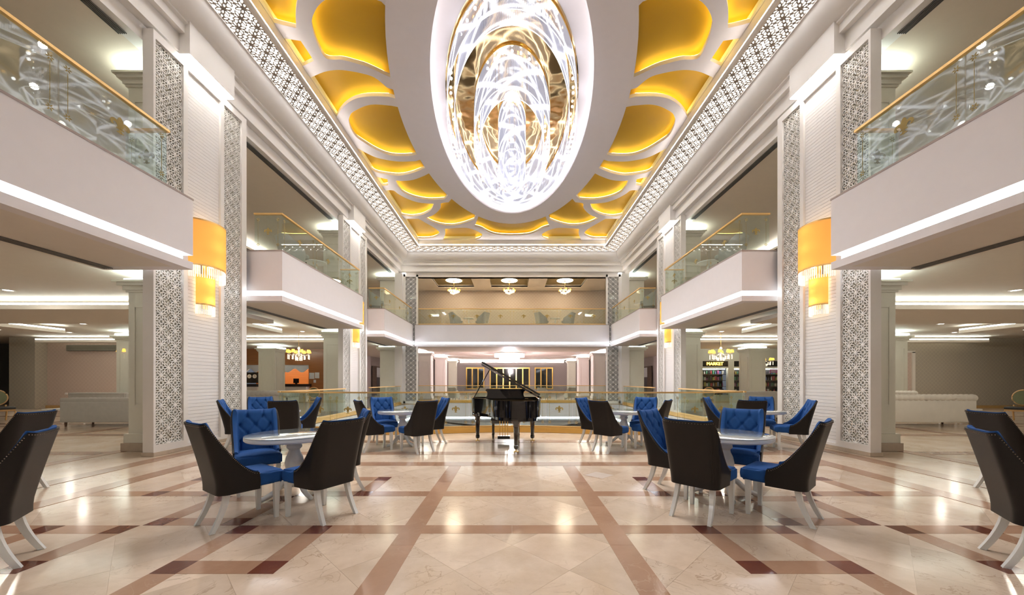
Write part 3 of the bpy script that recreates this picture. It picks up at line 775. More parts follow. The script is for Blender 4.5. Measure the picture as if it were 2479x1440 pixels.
for s in (-1, 1):
    sd = SIDE[s]
    def way(P):   # keep the building on the left hand of the path
        P = mir(P, s); return P if s < 0 else P[::-1]
    def bal(label, ya, yb, near_end, far_end=True):
        P = []
        if near_end: P += [(7.5, ya)]
        P += [(BX, ya), (BX, yb)]
        if far_end: P += [(7.5, yb)]
        pw = way(P)
        inn = mir([(BX+.2, ya+(.2 if near_end else 0)), (BX+.2, yb-.2), (7.5, yb-.2), (7.5, ya+(.2 if near_end else 0))], s)
        balcony('balcony', label, pw, inn)
    bal('near %s balcony with plain white fascia and light groove' % sd, -8.8, 6.83, False)
    bal('middle %s balcony with square white end and light groove' % sd, 9.48, 14.6, True)
    bal('far %s balcony by the corner screen with light groove' % sd, 17.08, 22.0, True, False)
    r = thing('glass_railing', 'glass railing with gold handrail on the near %s balcony' % sd, 'railing')
    rp = way([(5.90, -8.8), (5.90, 6.35), (6.6, 6.35)]); railing(r, rp, BT+.012, 5.66, 1.55, .36, base=False)
    r = thing('glass_railing', 'glass railing with gold handrail on the middle %s balcony' % sd, 'railing')
    railing(r, way([(6.6, 9.53), (5.90, 9.53), (5.90, 14.3), (6.6, 14.3)]), BT+.012, 5.66, 1.55, .26, base=False)
    r = thing('glass_railing', 'glass railing with gold handrail on the far %s balcony' % sd, 'railing')
    railing(r, way([(6.6, 17.13), (5.90, 17.13), (5.90, 21.85)]), BT+.012, 5.66, 1.55, .26, base=False)
# far balcony across the end
balcony('balcony', 'far end balcony spanning the hall behind the piano', [(-5.75,22.02),(5.75,22.02)], [(-5.75,22.12),(5.75,22.12),(5.75,26),(-5.75,26)])
r = thing('glass_railing', 'long glass railing with gold handrail across the far end balcony', 'railing')
railing(r, [(-5.55,22.06),(5.55,22.06)], BT+.012, 5.66, 1.4, .34)
S(MB().box(-15,15,26,26.2,4.6,7.72).obj('wall_gallery_far', 'wallpaper_taupe'), 'taupe papered wall behind the far end balcony', 'wall')
# far gallery ceiling with three coffers
cof = []
for cxp in (-3.75, -.17, 3.42):
    cof.append((cxp-1.22, cxp+1.22, 22.95, 25.05))
gc = curve_sheet('ceiling_gallery_far', [[(-6.85,22.6),(6.85,22.6),(6.85,26),(-6.85,26)]]+[[(a,c),(b,c),(b,d),(a,d)] for a,b,c,d in cof], .1, 'paint_warm', z=7.77)
S(gc, 'cream ceiling with three square coffers over the far balcony', 'ceiling')
plain('coffer_olive', (.22, .17, .08), .7)
for a,b,c,d in cof:
    m = MB().box(a,b,c,d,7.88,7.92); S(m.obj('ceiling_coffer', 'coffer_olive'), 'dark olive coffer above the far balcony %s' % ('left' if a < -2 else 'right' if a > 1 else 'centre'), 'ceiling')
    MB().box(a-.05,a,c,d,7.74,7.88).box(b,b+.05,c,d,7.74,7.88).box(a,b,d,d+.05,7.74,7.88).box(a,b,c-.05,c,7.74,7.88).obj('coffer_side', 'paint_warm', bpy.data.objects[m and [o.name for o in bpy.data.objects if o.name.startswith('ceiling_coffer')][-1]])

# ------------------------------------------------------------------ rails around the floor opening
r = thing('glass_railing', 'curved glass railing with gold handrail behind the piano', 'railing')
railing(r, FRONT[1:-1:3]+[FRONT[-2]] if (len(FRONT)-2) % 3 != 1 else FRONT[1:-1:3], .13, 1.08, 1.5, .27, base=True)
for s in (-1, 1):
    def way(P): P = mir(P, s); return P if s > 0 else P[::-1]
    r = thing('glass_railing', 'glass railing of the floor opening running back on the %s' % SIDE[s], 'railing')
    railing(r, way([(6.56, 10.45), (6.56, 14.6)]), .13, 1.08, 1.4, .27)
    r = thing('glass_railing', 'glass railing of the floor opening beyond the second %s pillar' % SIDE[s], 'railing')
    railing(r, way([(6.56, 17.1), (6.56, 21.8)]), .13, 1.08, 1.4, .27)
r = thing('glass_railing', 'glass railing at the far edge of the floor opening', 'railing')
railing(r, [(-6.56,24.0),(6.56,24.0)], .13, 1.08, 1.4, .27)

# ------------------------------------------------------------------ linear air grilles and cove lights
def grille(label, s, xa, xb, ya, yb, z):
    t = thing('air_grille', label, 'grille', kind='structure')
    MB().box(s*xa, s*xb, ya, yb, z-.004, z+.001).obj('slot', 'grille_dark', t)
    w = (xb-xa)/4
    for i in range(5):
        MB().box(s*(xa+w*i-.007), s*(xa+w*i+.007), ya, yb, z-.022, z-.004).obj('slat', 'grille_slat', t)
plain('grille_slat', (.16, .15, .14), .5)
DLW = ('before the first cross cove, outer one', 'before the first cross cove, beside the pillar', 'beside the end of the outer cove', 'farthest out near the back wall', 'next to the inner long cove', 'inner one before the second cross cove', 'middle one before the second cross cove', 'outer one before the second cross cove')
for s in (-1, 1):
    for nm, ya, yb in (('near', -6, 6.75), ('middle', 9.45, 14.5), ('far', 17.2, 21.7)):
        grille('dark slotted air grille in the %s %s gallery ceiling' % (nm, SIDE[s]), s, 7.0, 7.14, ya, yb, 7.718)
        grille('dark slotted air grille under the %s %s balcony' % (nm, SIDE[s]), s, 7.20, 7.34, ya+.1, yb-.05, 3.438)
    def cove(label, x0, x1, y0, y1, face):
        t = thing('ceiling_cove', label, 'cove', kind='structure')
        MB().box(s*x0, s*x1, y0, y1, 3.31, 3.43).obj('cove_box', 'paint_warm', t)
        if face == 'y': MB().box(s*x0, s*x1, y0+.02, y0+.05, 3.44, 3.485).obj('cove_lamp', 'led_room', t)
        else: MB().box(s*(x0+.02), s*(x0+.05), y0, y1, 3.44, 3.485).obj('cove_lamp', 'led_room', t)
    cove('first cross cove light in the %s lounge ceiling' % SIDE[s], 7.95, 26, 9.9, 12.4, 'y')
    t = thing('ceiling_cove', 'added unseen cross cove light at the near end of the %s lounge ceiling' % SIDE[s], 'cove', kind='structure')
    MB().box(s*7.95, s*26, 1.0, 1.5, 3.31, 3.43).obj('cove_box', 'paint_warm', t); MB().box(s*7.95, s*26, 1.44, 1.47, 3.44, 3.53).obj('cove_lamp', 'led_fill', t)  # out of view, added to brighten the near lounge and pillar faces
    cove('second cross cove light in the %s lounge ceiling' % SIDE[s], 8.8, 23.5, 18.3, 18.7, 'y')
    cove('long cove light running away in the %s lounge ceiling' % SIDE[s], 9.2, 9.6, 12.4, 14.9, 'x')
    cove('outer cove light running away in the %s lounge ceiling' % SIDE[s], 17.9, 18.5, 12.4, 14.9, 'x')
    for i, (x, y) in enumerate(((12.2, 9.0), (8.6, 8.6), (16.5, 14.3), (22.0, 15.9), (12.5, 14.2), (9.3, 16.5), (14.5, 16.6), (20.0, 16.8))):
        d = thing('downlight', 'recessed ceiling spotlight in the %s lounge, %s' % (SIDE[s], DLW[i]), 'spotlight', (s*x, y, 3.6), group='spotlights in the %s lounge ceiling' % SIDE[s])
        MB().lathe([(.09,-.012),(.12,-.012),(.12,0)], 16, caps=False).obj('rim', 'frame_white', d)
        MB().lathe([(.001,-.004),(.09,-.004)], 16, caps=False).obj('lamp', 'spot_lamp', d)
        ld = bpy.data.lights.new('downlight_lamp', 'AREA'); ld.shape = 'DISK'; ld.size = .24; ld.energy = 6; ld.color = (1, .93, .82)
        lo = bpy.data.objects.new('downlight_lamp', ld); C.objects.link(lo); lo.parent = d; lo.location = (0, 0, -.02)

for s in (-1, 1):
    t = thing('ceiling_cove', 'added unseen cove light deep inside the %s upper gallery' % SIDE[s], 'cove', kind='structure')
    MB().box(s*12.0, s*12.4, -8, 25, 7.42, 7.52).obj('cove_box', 'paint_warm', t); MB().box(s*12.02, s*12.05, -8, 25, 7.53, 7.62).obj('cove_lamp', 'led_fill', t)  # cove put in out of sight to lift the gallery ceiling
# ================================================================== GREAT CHANDELIER
CHY = 11.85
ch = thing('chandelier', 'huge oval crystal chandelier with glowing strand curtains under a gold mirror', 'chandelier', (0, CHY, 9.625))
mo = MB(); n = 96
mo.v = [(1.97*math.cos(2*PI*i/n), 4.4*math.sin(2*PI*i/n), 0) for i in range(n)]; mo.f = [tuple(range(n-1,-1,-1))]
mo.obj('mirror_plate', 'gold_mirror', ch)
def curtain(a, b, length, step=.022, w=.013, drop=0.0):
    mb = MB(); mb.uv = []
    per = PI*(3*(a+b)-math.sqrt((3*a+b)*(a+3*b))); N_ = int(per/step)
    # equal arc-length stations
    K = 720; pts = [(a*math.cos(2*PI*i/K), b*math.sin(2*PI*i/K)) for i in range(K+1)]; acc = [0]
    for i in range(K): acc.append(acc[-1]+math.dist(pts[i], pts[i+1]))
    j = 0
    for i in range(N_):
        d = acc[-1]*i/N_
        while acc[j+1] < d: j += 1
        t = (d-acc[j])/(acc[j+1]-acc[j]); x = pts[j][0]+(pts[j+1][0]-pts[j][0])*t; y = pts[j][1]+(pts[j+1][1]-pts[j][1])*t
        tx, ty = pts[j+1][0]-pts[j][0], pts[j+1][1]-pts[j][1]; q = math.hypot(tx, ty); tx /= q; ty /= q
        o = len(mb.v); u = i/N_*per/6.0
        for z, v in ((-drop, 0), (-drop-length/2, .5), (-drop-length, 1)):
            mb.v += [(x-tx*w/2, y-ty*w/2, z), (x+tx*w/2, y+ty*w/2, z), (x+ty*w/2, y-tx*w/2, z)]; mb.uv += [(u, v*length)]*3
        for k in range(2):
            p = o+3*k; mb.f += [(p,p+1,p+4,p+3),(p+1,p+2,p+5,p+4),(p+2,p,p+3,p+5)]
    return mb
def band_ring(a, b, z0, z1, th=.02):
    m = MB(); o = 0
    for q, z in ((0,z0),(th,z0),(th,z1),(0,z1)): m.v += [((a+q)*math.cos(2*PI*i/96), (b+q)*math.sin(2*PI*i/96), z) for i in range(96)]
    for j in range(4):
        for i in range(96): m.f.append((j*96+i, j*96+(i+1) % 96, ((j+1) % 4)*96+(i+1) % 96, ((j+1) % 4)*96+i))
    return m
RINGS = ((1.93,4.28,.62),(1.72,4.02,.70),(1.17,2.80,1.02),(.99,2.55,1.12),(.43,1.22,1.56),(.27,.90,1.66))
for a, b, L in RINGS:
    c = curtain(a, b, L, drop=.03).obj('strand_curtain', 'crystal_curtain', ch); c['kind'] = 'stuff'
    band_ring(a, b, -.05, -.005, .015).obj('hanging_rail', 'brass', ch)
    band_ring(a, b, -.03-L-.012, -.03-L, .012).obj('hem_light', 'crystal_hem', ch)
lamp = MB().ball((0,0,0), .035, 10, 6).mesh('lamp_spot', 'crystal_led', True)
for a, b, k in ((1.825,4.15,48),(1.08,2.67,30),(.35,1.06,12)):
    for i in range(k):
        p = link('lamp_spot', lamp, ch); p.location = (a*math.cos(2*PI*(i+.5)/k), b*math.sin(2*PI*(i+.5)/k), -.08)

for a, b, k in ((1.825,4.15,10),(1.08,2.67,6)):
    for i in range(k):
        ld = bpy.data.lights.new('chandelier_spot', 'SPOT'); ld.energy = 85; ld.spot_size = math.radians(140); ld.spot_blend = 1.0; ld.shadow_soft_size = .07; ld.color = (1, .96, .92)
        lo = bpy.data.objects.new('chandelier_spot', ld); C.objects.link(lo); lo.parent = ch; an = 2*PI*(i+.5)/k
        lo.location = (a*math.cos(an), b*math.sin(an), -.55 if a > 1.5 else -.95)

# ================================================================== WALL SCONCES
def sconce(s, y0, label):
    t = thing('wall_sconce', label, 'wall lamp', (s*6.665, y0+1.165, 0))
    a0, a1 = (-PI/2, PI/2) if s < 0 else (PI/2, 3*PI/2)
    for nm, rx, ry, z0, z1, fr in (('upper', .34, .43, 3.80, 4.77, .24), ('lower', .17, .215, 3.02, 3.66, .20)):
        sh = MB().lathe([(1,z0),(1,z1)], 28, caps=False, a0=a0, a1=a1, sx=rx, sy=ry).obj(nm+'_shade', 'shade_sconce', t, smooth=True)
        for zz in (z0, z1-.03):
            MB().lathe([(1.012,zz),(1.012,zz+.03)], 28, caps=False, a0=a0, a1=a1, sx=rx, sy=ry).obj('shade_trim', 'gold_rail', sh)
        fm = MB(); k = 30 if nm == 'upper' else 18
        for i in range(k+1):
            a = a0+(a1-a0)*i/k; fm.tube([(rx*.97*math.cos(a), ry*.97*math.sin(a), z0-.005), (rx*.97*math.cos(a), ry*.97*math.sin(a), z0-fr)], .007, 5)
        f = fm.obj('crystal_fringe', 'crystal_warm', sh); f['kind'] = 'stuff'
        MB().ball((-s*rx*.45, 0, z0+.10), .06, 10, 8).obj('bulb', 'bulb', t)
        MB().ball((-s*rx*.45, 0, z1-.12), .06, 10, 8).obj('bulb', 'bulb', t)
        ld = bpy.data.lights.new('sconce_lamp', 'POINT'); ld.energy = .75 if nm == 'upper' else .22; ld.shadow_soft_size = .05; ld.color = (1, .78, .48)
        lo = bpy.data.objects.new('sconce_lamp', ld); C.objects.link(lo); lo.parent = t; lo.location = (-s*rx*.5, 0, (z0+z1)/2)
    MB().box(0, -s*.03, -.06, .06, 2.95, 4.8).obj('back_plate', 'brass', t)
sconce(-1, P1Y, 'golden half-round wall sconce with crystal fringe on the near left pillar')
sconce(1, P1Y, 'golden half-round wall sconce with crystal fringe on the near right pillar')
sconce(-1, P2Y, 'golden half-round wall sconce on the farther left pillar')
sconce(1, P2Y, 'golden half-round wall sconce on the farther right pillar')

# ================================================================== DINING CHAIR
def u_plan(w, yb, yf, r, n=40):
    """plan of the shell from the right front round the back to the left front, with inward normals"""
    raw = [(w, yf)]
    for i in range(6): raw.append((w, yf+(yb+r-yf)*(i+1)/6))
    for i in range(1, 9): a = PI/2*i/8; raw.append((w-r+r*math.cos(a), yb+r-r*math.sin(a)))
    for i in range(1, 13): raw.append((w-r-(2*(w-r))*i/12, yb))
    for i in range(1, 9): a = PI/2*i/8; raw.append((-(w-r)-r*math.sin(a), yb+r-r*math.cos(a)))
    for i in range(6): raw.append((-w, yb+r+(yf-yb-r)*(i+1)/6))
    return raw
def tub_chair(t, mats, w=.255, yb=-.25, yf=.09, r=.09, zb=.335, ztop=1.0, zfront=.505, lean=.25, zseat=.49, sy=.31, legs='sabre', tuft=True, leg_h=.335, expo=1.9):
    shell_m, in_m, leg_m = mats
    P = u_plan(w, yb, yf, r); N_ = len(P)
    def top(p):
        y = p[1]; q = (yf-y)/(yf-(yb+.03)); q = max(0, min(1, q)); e = .02*(abs(p[0])/w)**4 if q >= 1 else .02
        return zfront+(ztop-zfront)*(q**expo)+(e if q > .9 else .02*q)
    def leanv(z): return -lean*max(0, z-.42)**1.12
    def flare(x, z): return x*(1+.07*max(0, z-.5)/.5-.06*max(0, .5-z)/.17)
    nrm = []
    for i, p in enumerate(P):
        a, b = P[max(0,i-1)], P[min(N_-1,i+1)]; tx, ty = b[0]-a[0], b[1]-a[1]; q = math.hypot(tx, ty); nrm.append((ty/q*-1*-1, -tx/q))
    # inward normal: towards centre
    nrm = [((nx, ny) if (nx*(0-p[0])+ny*(.05-p[1])) > 0 else (-nx, -ny)) for (nx, ny), p in zip(nrm, P)]
    V = 12
    def grid(off0, z0f, zadd, disp=None, V=V):
        out = []
        for i, p in enumerate(P):
            zt = top(p)+zadd; z0 = z0f
            for j in range(V+1):
                v = j/V; z = z0+(zt-z0)*v; of = off0
                if disp: of += disp(i, p, z, v, zt)
                x = p[0]+nrm[i][0]*of; y = p[1]+nrm[i][1]*of
                out.append((flare(x, z), y+leanv(z), z))
        return out
    # leather shell
    mb = MB(); A = grid(0, zb, 0); B = grid(.022, zb, 0); K = V+1
    mb.v = A+B; nA = len(A)
    for i in range(N_-1):
        for j in range(V):
            a = i*K+j; mb.f.append((a, a+1, a+K+1, a+K)); mb.f.append((nA+a, nA+a+K, nA+a+K+1, nA+a+1))
        mb.f.append((i*K+V, nA+i*K+V, nA+(i+1)*K+V, (i+1)*K+V)); mb.f.append((i*K, (i+1)*K, nA+(i+1)*K, nA+i*K))
    for i in (0, N_-1):
        for j in range(V): a = i*K+j; mb.f.append((a, nA+a, nA+a+1, a+1))
    sh = mb.obj('shell', shell_m, t, auto=.7)
    bx = MB().box(-w*.82, w*.82, yb+.04, yf, zb+.01, zb+.05).obj('underside', shell_m, sh)
    # padded inner back
    half = sum(math.dist(P[i], P[i+1]) for i in range(N_-1))/2; acc = 0; sc = []
    for i in range(N_): sc.append(acc-half); acc += math.dist(P[i], P[min(N_-1,i+1)])
    rows = [(.925,(-.085,.085)),(.81,(-.17,0,.17)),(.70,(-.085,.085)),(.60,(-.17,0,.17))]
    sc_h = (ztop-zseat)/.51
    rows = [(zseat+(z-.49)*sc_h, xs) for z, xs in rows]
    def dist_seg(px, pz, a, b):
        ax, az = a; dx, dz = b[0]-ax, b[1]-az; q = max(0, min(1, ((px-ax)*dx+(pz-az)*dz)/(dx*dx+dz*dz))); return math.hypot(px-ax-dx*q, pz-az-dz*q)
    btn = [(x*w/.255, z) for z, xs in rows for x in xs]; segs_ = []
    for r0, r1 in zip(rows, rows[1:]):
        for x in r0[1]:
            for x2 in r1[1]:
                if abs(x-x2) < .1: segs_.append(((x*w/.255, r0[0]), (x2*w/.255, r1[0])))
    for x in rows[0][1]: segs_.append(((x*w/.255, rows[0][0]), (x*w/.255, ztop+.05)))
    for x in rows[-1][1]: segs_.append(((x*w/.255, rows[-1][0]), (x*w/.255, zseat-.05)))
    def disp(i, p, z, v, zt):
        s_ = sc[i]; d = .040
        edge = min(1, (zt-z)/.05); d *= .35+.65*math.sqrt(max(0, edge))
        if tuft and abs(s_) < w*.95:
            db = min(math.hypot(s_-bx_, z-bz) for bx_, bz in btn); ds = min(dist_seg(s_, z, a, b) for a, b in segs_)
            d -= .026*math.exp(-(db/.022)**2)+.013*math.exp(-(ds/.012)**2)
        return d
    # finer stations for the inner pad
    P2, n2, s2 = [], [], []
    for i in range(N_-1):
        m_ = 4 if abs(sc[i]) < w*1.05 else 2
        for k in range(m_):
            f = k/m_; P2.append((P[i][0]+(P[i+1][0]-P[i][0])*f, P[i][1]+(P[i+1][1]-P[i][1])*f)); n2.append((nrm[i][0]+(nrm[i+1][0]-nrm[i][0])*f, nrm[i][1]+(nrm[i+1][1]-nrm[i][1])*f)); s2.append(sc[i]+(sc[i+1]-sc[i])*f)
    P2.append(P[-1]); n2.append(nrm[-1]); s2.append(sc[-1])
    P_, nrm_, sc_ = P, nrm, sc; P, nrm, sc = P2, n2, s2; N2 = len(P2); VV = 34 if tuft else 14
    A = grid(.018, zseat-.06, .012, None, VV); B = grid(.024, zseat-.06, .012, disp, VV); K = VV+1; nA = len(A)
    # 'grid' closes over P through the enclosing scope
    mb = MB(); mb.v = A+B
    for i in range(N2-1):
        for j in range(VV):
            a = i*K+j; mb.f.append((a, a+1, a+K+1, a+K)); mb.f.append((nA+a, nA+a+K, nA+a+K+1, nA+a+1))
        mb.f.append((i*K+VV, nA+i*K+VV, nA+(i+1)*K+VV, (i+1)*K+VV))
    for i in (0, N2-1):
        for j in range(VV): a = i*K+j; mb.f.append((a, nA+a, nA+a+1, a+1))
    pad = mb.obj('backrest', in_m, t, auto=1.2)
    if tuft:
        bm_ = MB()
        for bx_, bz in btn:
            i = min(range(N2), key=lambda q: abs(sc[q]-bx_)); p = P[i]; of = .026
            bm_.ball((flare(p[0]+nrm[i][0]*of, bz), p[1]+nrm[i][1]*of+leanv(bz), bz), .009, 6, 4)
        b_ = bm_.obj('tuft_buttons', in_m, pad, smooth=True); b_['kind'] = 'stuff'
    P, nrm, sc = P_, nrm_, sc_
    # seat
    me = MB().box(-w*.86, w*.86, yb+.05, sy, zseat-.13, zseat).mesh('seat', in_m)
    bm = bmesh.new(); bm.from_mesh(me); bmesh.ops.subdivide_edges(bm, edges=bm.edges[:], cuts=7, use_grid_fill=True)
    for v in bm.verts:
        if v.co.z > zseat-.001: v.co.z += .022*(1-(v.co.x/(w*.86))**2)*(1-((v.co.y-.03)/.28)**2)
        if v.co.y > sy-.001: v.co.y += .012*math.sin(PI*max(0, min(1, (v.co.z-zseat+.13)/.13)))
        if v.co.y > yf+.005: v.co.x *= 1.10
    bmesh.ops.bevel(bm, geom=[e for e in bm.edges if e.calc_face_angle(0) > .9], offset=.018, segments=3, affect='EDGES')
    for f in bm.faces: f.smooth = True
    bm.to_mesh(me); bm.free(); link('seat', me, t)
    # nail heads along the shell rim
    if tuft:
        nm = MB(); last = None
        for i in range(N_):
            p = P[i]; z = top(p)-.016; q = Vector((flare(p[0]-nrm[i][0]*.002, z), p[1]-nrm[i][1]*.002+leanv(z), z))
            if last is not None:
                L = (q-last).length; c = max(1, int(L/.017))
                for k in range(c): w_ = last+(q-last)*(k/c); nm.ball(tuple(w_), .0042, 5, 3)
            last = q
        nn = nm.obj('nail_trim', 'nail', sh); nn['kind'] = 'stuff'
    # legs
    if legs == 'sabre':
        for s in (1, -1):
            lm = MB(); o = 0
            for z, h in ((leg_h+.03, .026), (leg_h*.5, .022), (0, .017)):
                lm.v += [(s*w*.80+a*h, sy-.06+b*h, z) for a, b in ((-1,-1),(1,-1),(1,1),(-1,1))]
            for k in (0, 4): lm.f += [(k+i, k+(i+1) % 4, k+4+(i+1) % 4, k+4+i) for i in range(4)]
            lm.f += [(8,9,10,11), (3,2,1,0)]; lm.obj('leg', leg_m, t)
            lm = MB(); K_ = 7
            for i in range(K_):
                v = i/(K_-1); z = (leg_h+.03)*(1-v); y = yb+.085-.125*v**1.7; h = .026-.006*v
                lm.v += [(s*(w*.66+.02*v)+a*h*.85, y+b*h, z) for a, b in ((-1,-1),(1,-1),(1,1),(-1,1))]
            for k in range(K_-1): lm.f += [(4*k+i, 4*k+(i+1) % 4, 4*k+4+(i+1) % 4, 4*k+4+i) for i in range(4)]
            q = 4*(K_-1); lm.f += [(q,q+1,q+2,q+3), (3,2,1,0)]; lm.obj('leg', leg_m, t)
    else:
        for s in (1, -1):
            for y in (yb+.08, sy-.07):
                MB().lathe([(.022,leg_h+.02),(.014,0)], 8, (s*w*.8, y, 0)).obj('leg', leg_m, t)
    return t
CH = [  # x, y, facing direction, label
 (-2.74,3.74,(.555,.83),'blue velvet chair seen from its black leather back, left of the near left table'),
 (-3.29,4.80,(.62,-.78),'blue tufted chair facing the viewer behind the near left table'),
 (-2.00,3.91,(-.88,.46),'black backed blue chair with its back to the piano side of the near left table'),
 (-2.24,4.78,(-.86,-.5),'blue chair half hidden behind the black chair back at the near left table'),
 (2.05,4.72,(.65,-.75),'blue tufted chair seen sideways, left of the near right table'),
 (2.00,3.92,(.75,.66),'black leather chair back in front of the near right table'),
 (2.98,4.88,(-.62,-.78),'blue tufted chair facing the viewer behind the near right table'),
 (2.81,3.87,(-.66,.75),'blue velvet chair shown in profile at the outer side of the near right table'),
 (-2.78,7.58,(.78,.62),'dark backed chair on the left of the table beside the piano'),
 (-2.92,8.50,(.5,-.87),'blue tufted chair facing the viewer at the table left of the piano'),
 (-1.89,7.43,(-.74,.67),'dark backed chair nearest the piano at the table on its left'),
 (-1.82,8.34,(-.85,-.5),'blue chair half hidden next to the piano on its left'),
 (1.85,8.30,(.75,-.66),'blue chair half hidden next to the piano on its right'),
 (1.95,7.45,(.80,.6),'dark backed chair nearest the piano at the table on its right'),
 (3.00,8.50,(-.5,-.87),'blue tufted chair facing the viewer at the table right of the piano'),
 (2.88,7.72,(-.8,.6),'dark backed chair at the outer side of the table right of the piano'),
 (-5.62,7.72,(.88,.47),'dark backed chair close to the planked panel of the near left pillar'),
 (-5.90,8.72,(.55,-.83),'blue tufted chair facing the viewer beside the near left pillar'),
 (-4.62,7.62,(-.35,.94),'dark chair back facing the viewer at the table by the left pillar'),
 (-4.80,8.50,(-.80,-.6),'blue chair in profile by the railing at the left pillar table'),
 (4.82,8.50,(.75,-.66),'blue chair in profile by the railing at the right pillar table'),
 (4.92,7.75,(.35,.94),'dark chair back facing the viewer at the table by the right pillar'),
 (5.92,8.80,(-.5,-.87),'blue tufted chair facing the viewer beside the near right pillar'),
 (5.72,7.62,(-.92,.39),'blue chair in profile close to the planked panel of the near right pillar'),
 (-4.05,2.78,(-.80,-.55),'large black chair back cut off by the left edge of the picture'),
 (-6.38,4.66,(-.97,-.2),'second black chair back behind the one at the left edge'),
 (4.05,2.78,(.80,-.55),'large black chair back cut off by the right edge of the picture'),
 (6.36,4.66,(.97,-.2),'second black chair back behind the one at the right edge'),
]
proto = None
for x, y, d, lab in CH:
    rz = math.atan2(d[1], d[0])-PI/2
    if proto is None:
        proto = thing('dining_chair', lab, 'chair', (x, y, 0), rz, 'blue and black dining chairs')
        tub_chair(proto, ('black_leather', 'blue_velvet', 'chair_white'))
    else: copy_tree(proto, None, (x, y, 0), rz, lab)

# ================================================================== ROUND TABLES
def round_table():
    t = thing('round_table', 'x', 'table', group='round white pedestal tables')
    MB().lathe([(.44,.690),(.50,.695),(.515,.71),(.515,.738),(.505,.745)], 56).obj('table_top', 'chair_white', t, auto=.5)
    MB().lathe([(.512,.746),(.514,.750),(.514,.754),(.508,.756)], 56).obj('glass_top', 'glass_top', t, auto=.5)
    MB().lathe([(.10,.12),(.115,.16),(.085,.20),(.075,.25),(.095,.33),(.105,.40),(.092,.47),(.065,.53),(.060,.56),(.085,.585),(.085,.61),(.075,.63),(.10,.65),(.13,.66),(.13,.692)], 20).obj('pedestal', 'chair_white', t, auto=.6)
    MB().lathe([(.001,.10),(.05,.105),(.09,.115),(.10,.125)], 16).obj('pedestal_finial', 'chair_white', t)
    for k in range(4):
        a = PI/4+k*PI/2; pts = catmull([(.07,.20),(.14,.17),(.22,.09),(.31,.045),(.385,.025)], 4)
        MB().tube([(r*math.cos(a), r*math.sin(a), z) for r, z in pts], [.036-.010*i/(len(pts)-1) for i in range(len(pts))], 8).obj('foot', 'chair_white', t, auto=.8)
    return t
T0 = round_table(); first = True
for x, y, rz, lab in ((-2.68,4.58,.2,'round white table with the glass top nearest on the left'), (2.62,4.58,.5,'round white table with the glass top nearest on the right'),
        (-2.40,8.15,.1,'round white table standing left of the piano'), (2.45,8.15,.4,'round white table standing right of the piano'),
        (-5.25,8.20,.3,'round white table beside the near left pillar'), (5.42,8.20,.6,'round white table beside the near right pillar')):
    if first: T0.location = (x, y, 0); T0.rotation_euler = (0,0,rz); T0['label'] = lab; first = False
    else: copy_tree(T0, None, (x, y, 0), rz, lab)

# ================================================================== GRAND PIANO (tail towards the viewer)
PX = -.17
pn = thing('grand_piano', 'black lacquered grand piano with its lid propped open', 'piano', (PX, 8.0, 0))
half_ = [(.76,.95),(.76,.45),(.76,-.20),(.755,-.50),(.72,-.74),(.62,-.92),(.45,-1.01),(.22,-1.02),(.02,-.95),(-.14,-.80),(-.24,-.58),(-.31,-.30),(-.40,-.05),(-.54,.18),(-.70,.38),(-.76,.55),(-.76,.95)]
outl = [half_[0], half_[1], half_[2]]+catmull(half_[3:16], 4)+[half_[16]]
def inset(poly, d):
    n = len(poly); out = []
    for i in range(n):
        a, p, b = poly[i-1], poly[i], poly[(i+1) % n]
        t1 = Vector((p[0]-a[0], p[1]-a[1])); t2 = Vector((b[0]-p[0], b[1]-p[1]))
        t1 = t1.normalized() if t1.length > 1e-6 else t2.normalized(); t2 = t2.normalized() if t2.length > 1e-6 else t1
        nn = Vector((-t1.y-t2.y, t1.x+t2.x)); nn.normalize(); out.append((p[0]-nn.x*d*0+nn.x*d, p[1]+nn.y*d))
    return out
def orient(poly): return poly if sum(poly[i-1][0]*poly[i][1]-poly[i][0]*poly[i-1][1] for i in range(len(poly))) > 0 else poly[::-1]
outl = orient(outl); ins = inset(outl, .035)
def shell_rim(o_, i_, z0, z1):
    n = len(o_); m = MB(); m.v = [(x,y,z0) for x,y in o_]+[(x,y,z1) for x,y in o_]+[(x,y,z0) for x,y in i_]+[(x,y,z1) for x,y in i_]
    for i in range(n):
        j = (i+1) % n; m.f += [(i,j,n+j,n+i),(2*n+j,2*n+i,3*n+i,3*n+j),(n+i,n+j,3*n+j,3*n+i),(j,i,2*n+i,2*n+j)]
    return m
shell_rim(outl, ins, .70, 1.02).obj('rim', 'lacquer', pn, auto=.5)
MB().prism(ins, .70, .74).obj('bottom_board', 'lacquer', pn)
b2 = [p for p in inset(outl, .30)]
MB().prism([(p[0]*.9+.04, p[1]*.85-.05) for p in ins], .62, .70).obj('underframe', 'lacquer', pn)
MB().prism(inset(outl, .04), .90, .915).obj('iron_plate', 'piano_plate', pn)
sm_ = MB()
for i in range(16): x = -.2+.85*i/15; sm_.box(x-.002, x+.002, -.78+.5*max(0, .15-x), .45, .93, .934)
q = sm_.obj('strings', 'nail', pn); q['kind'] = 'stuff'
# keyboard end
MB().box(-.76, .76, .72, 1.02, .60, .70).obj('key_bed', 'lacquer', pn)
for s in (1, -1): MB().box(s*.68, s*.76, .72, 1.0, .70, .86).obj('cheek', 'lacquer', pn)
MB().box(-.66, .66, .80, .98, .70, .725).obj('keys', 'ivory', pn)
MB().box(-.67, .67, .70, .74, .72, .90).obj('fallboard', 'lacquer', pn)
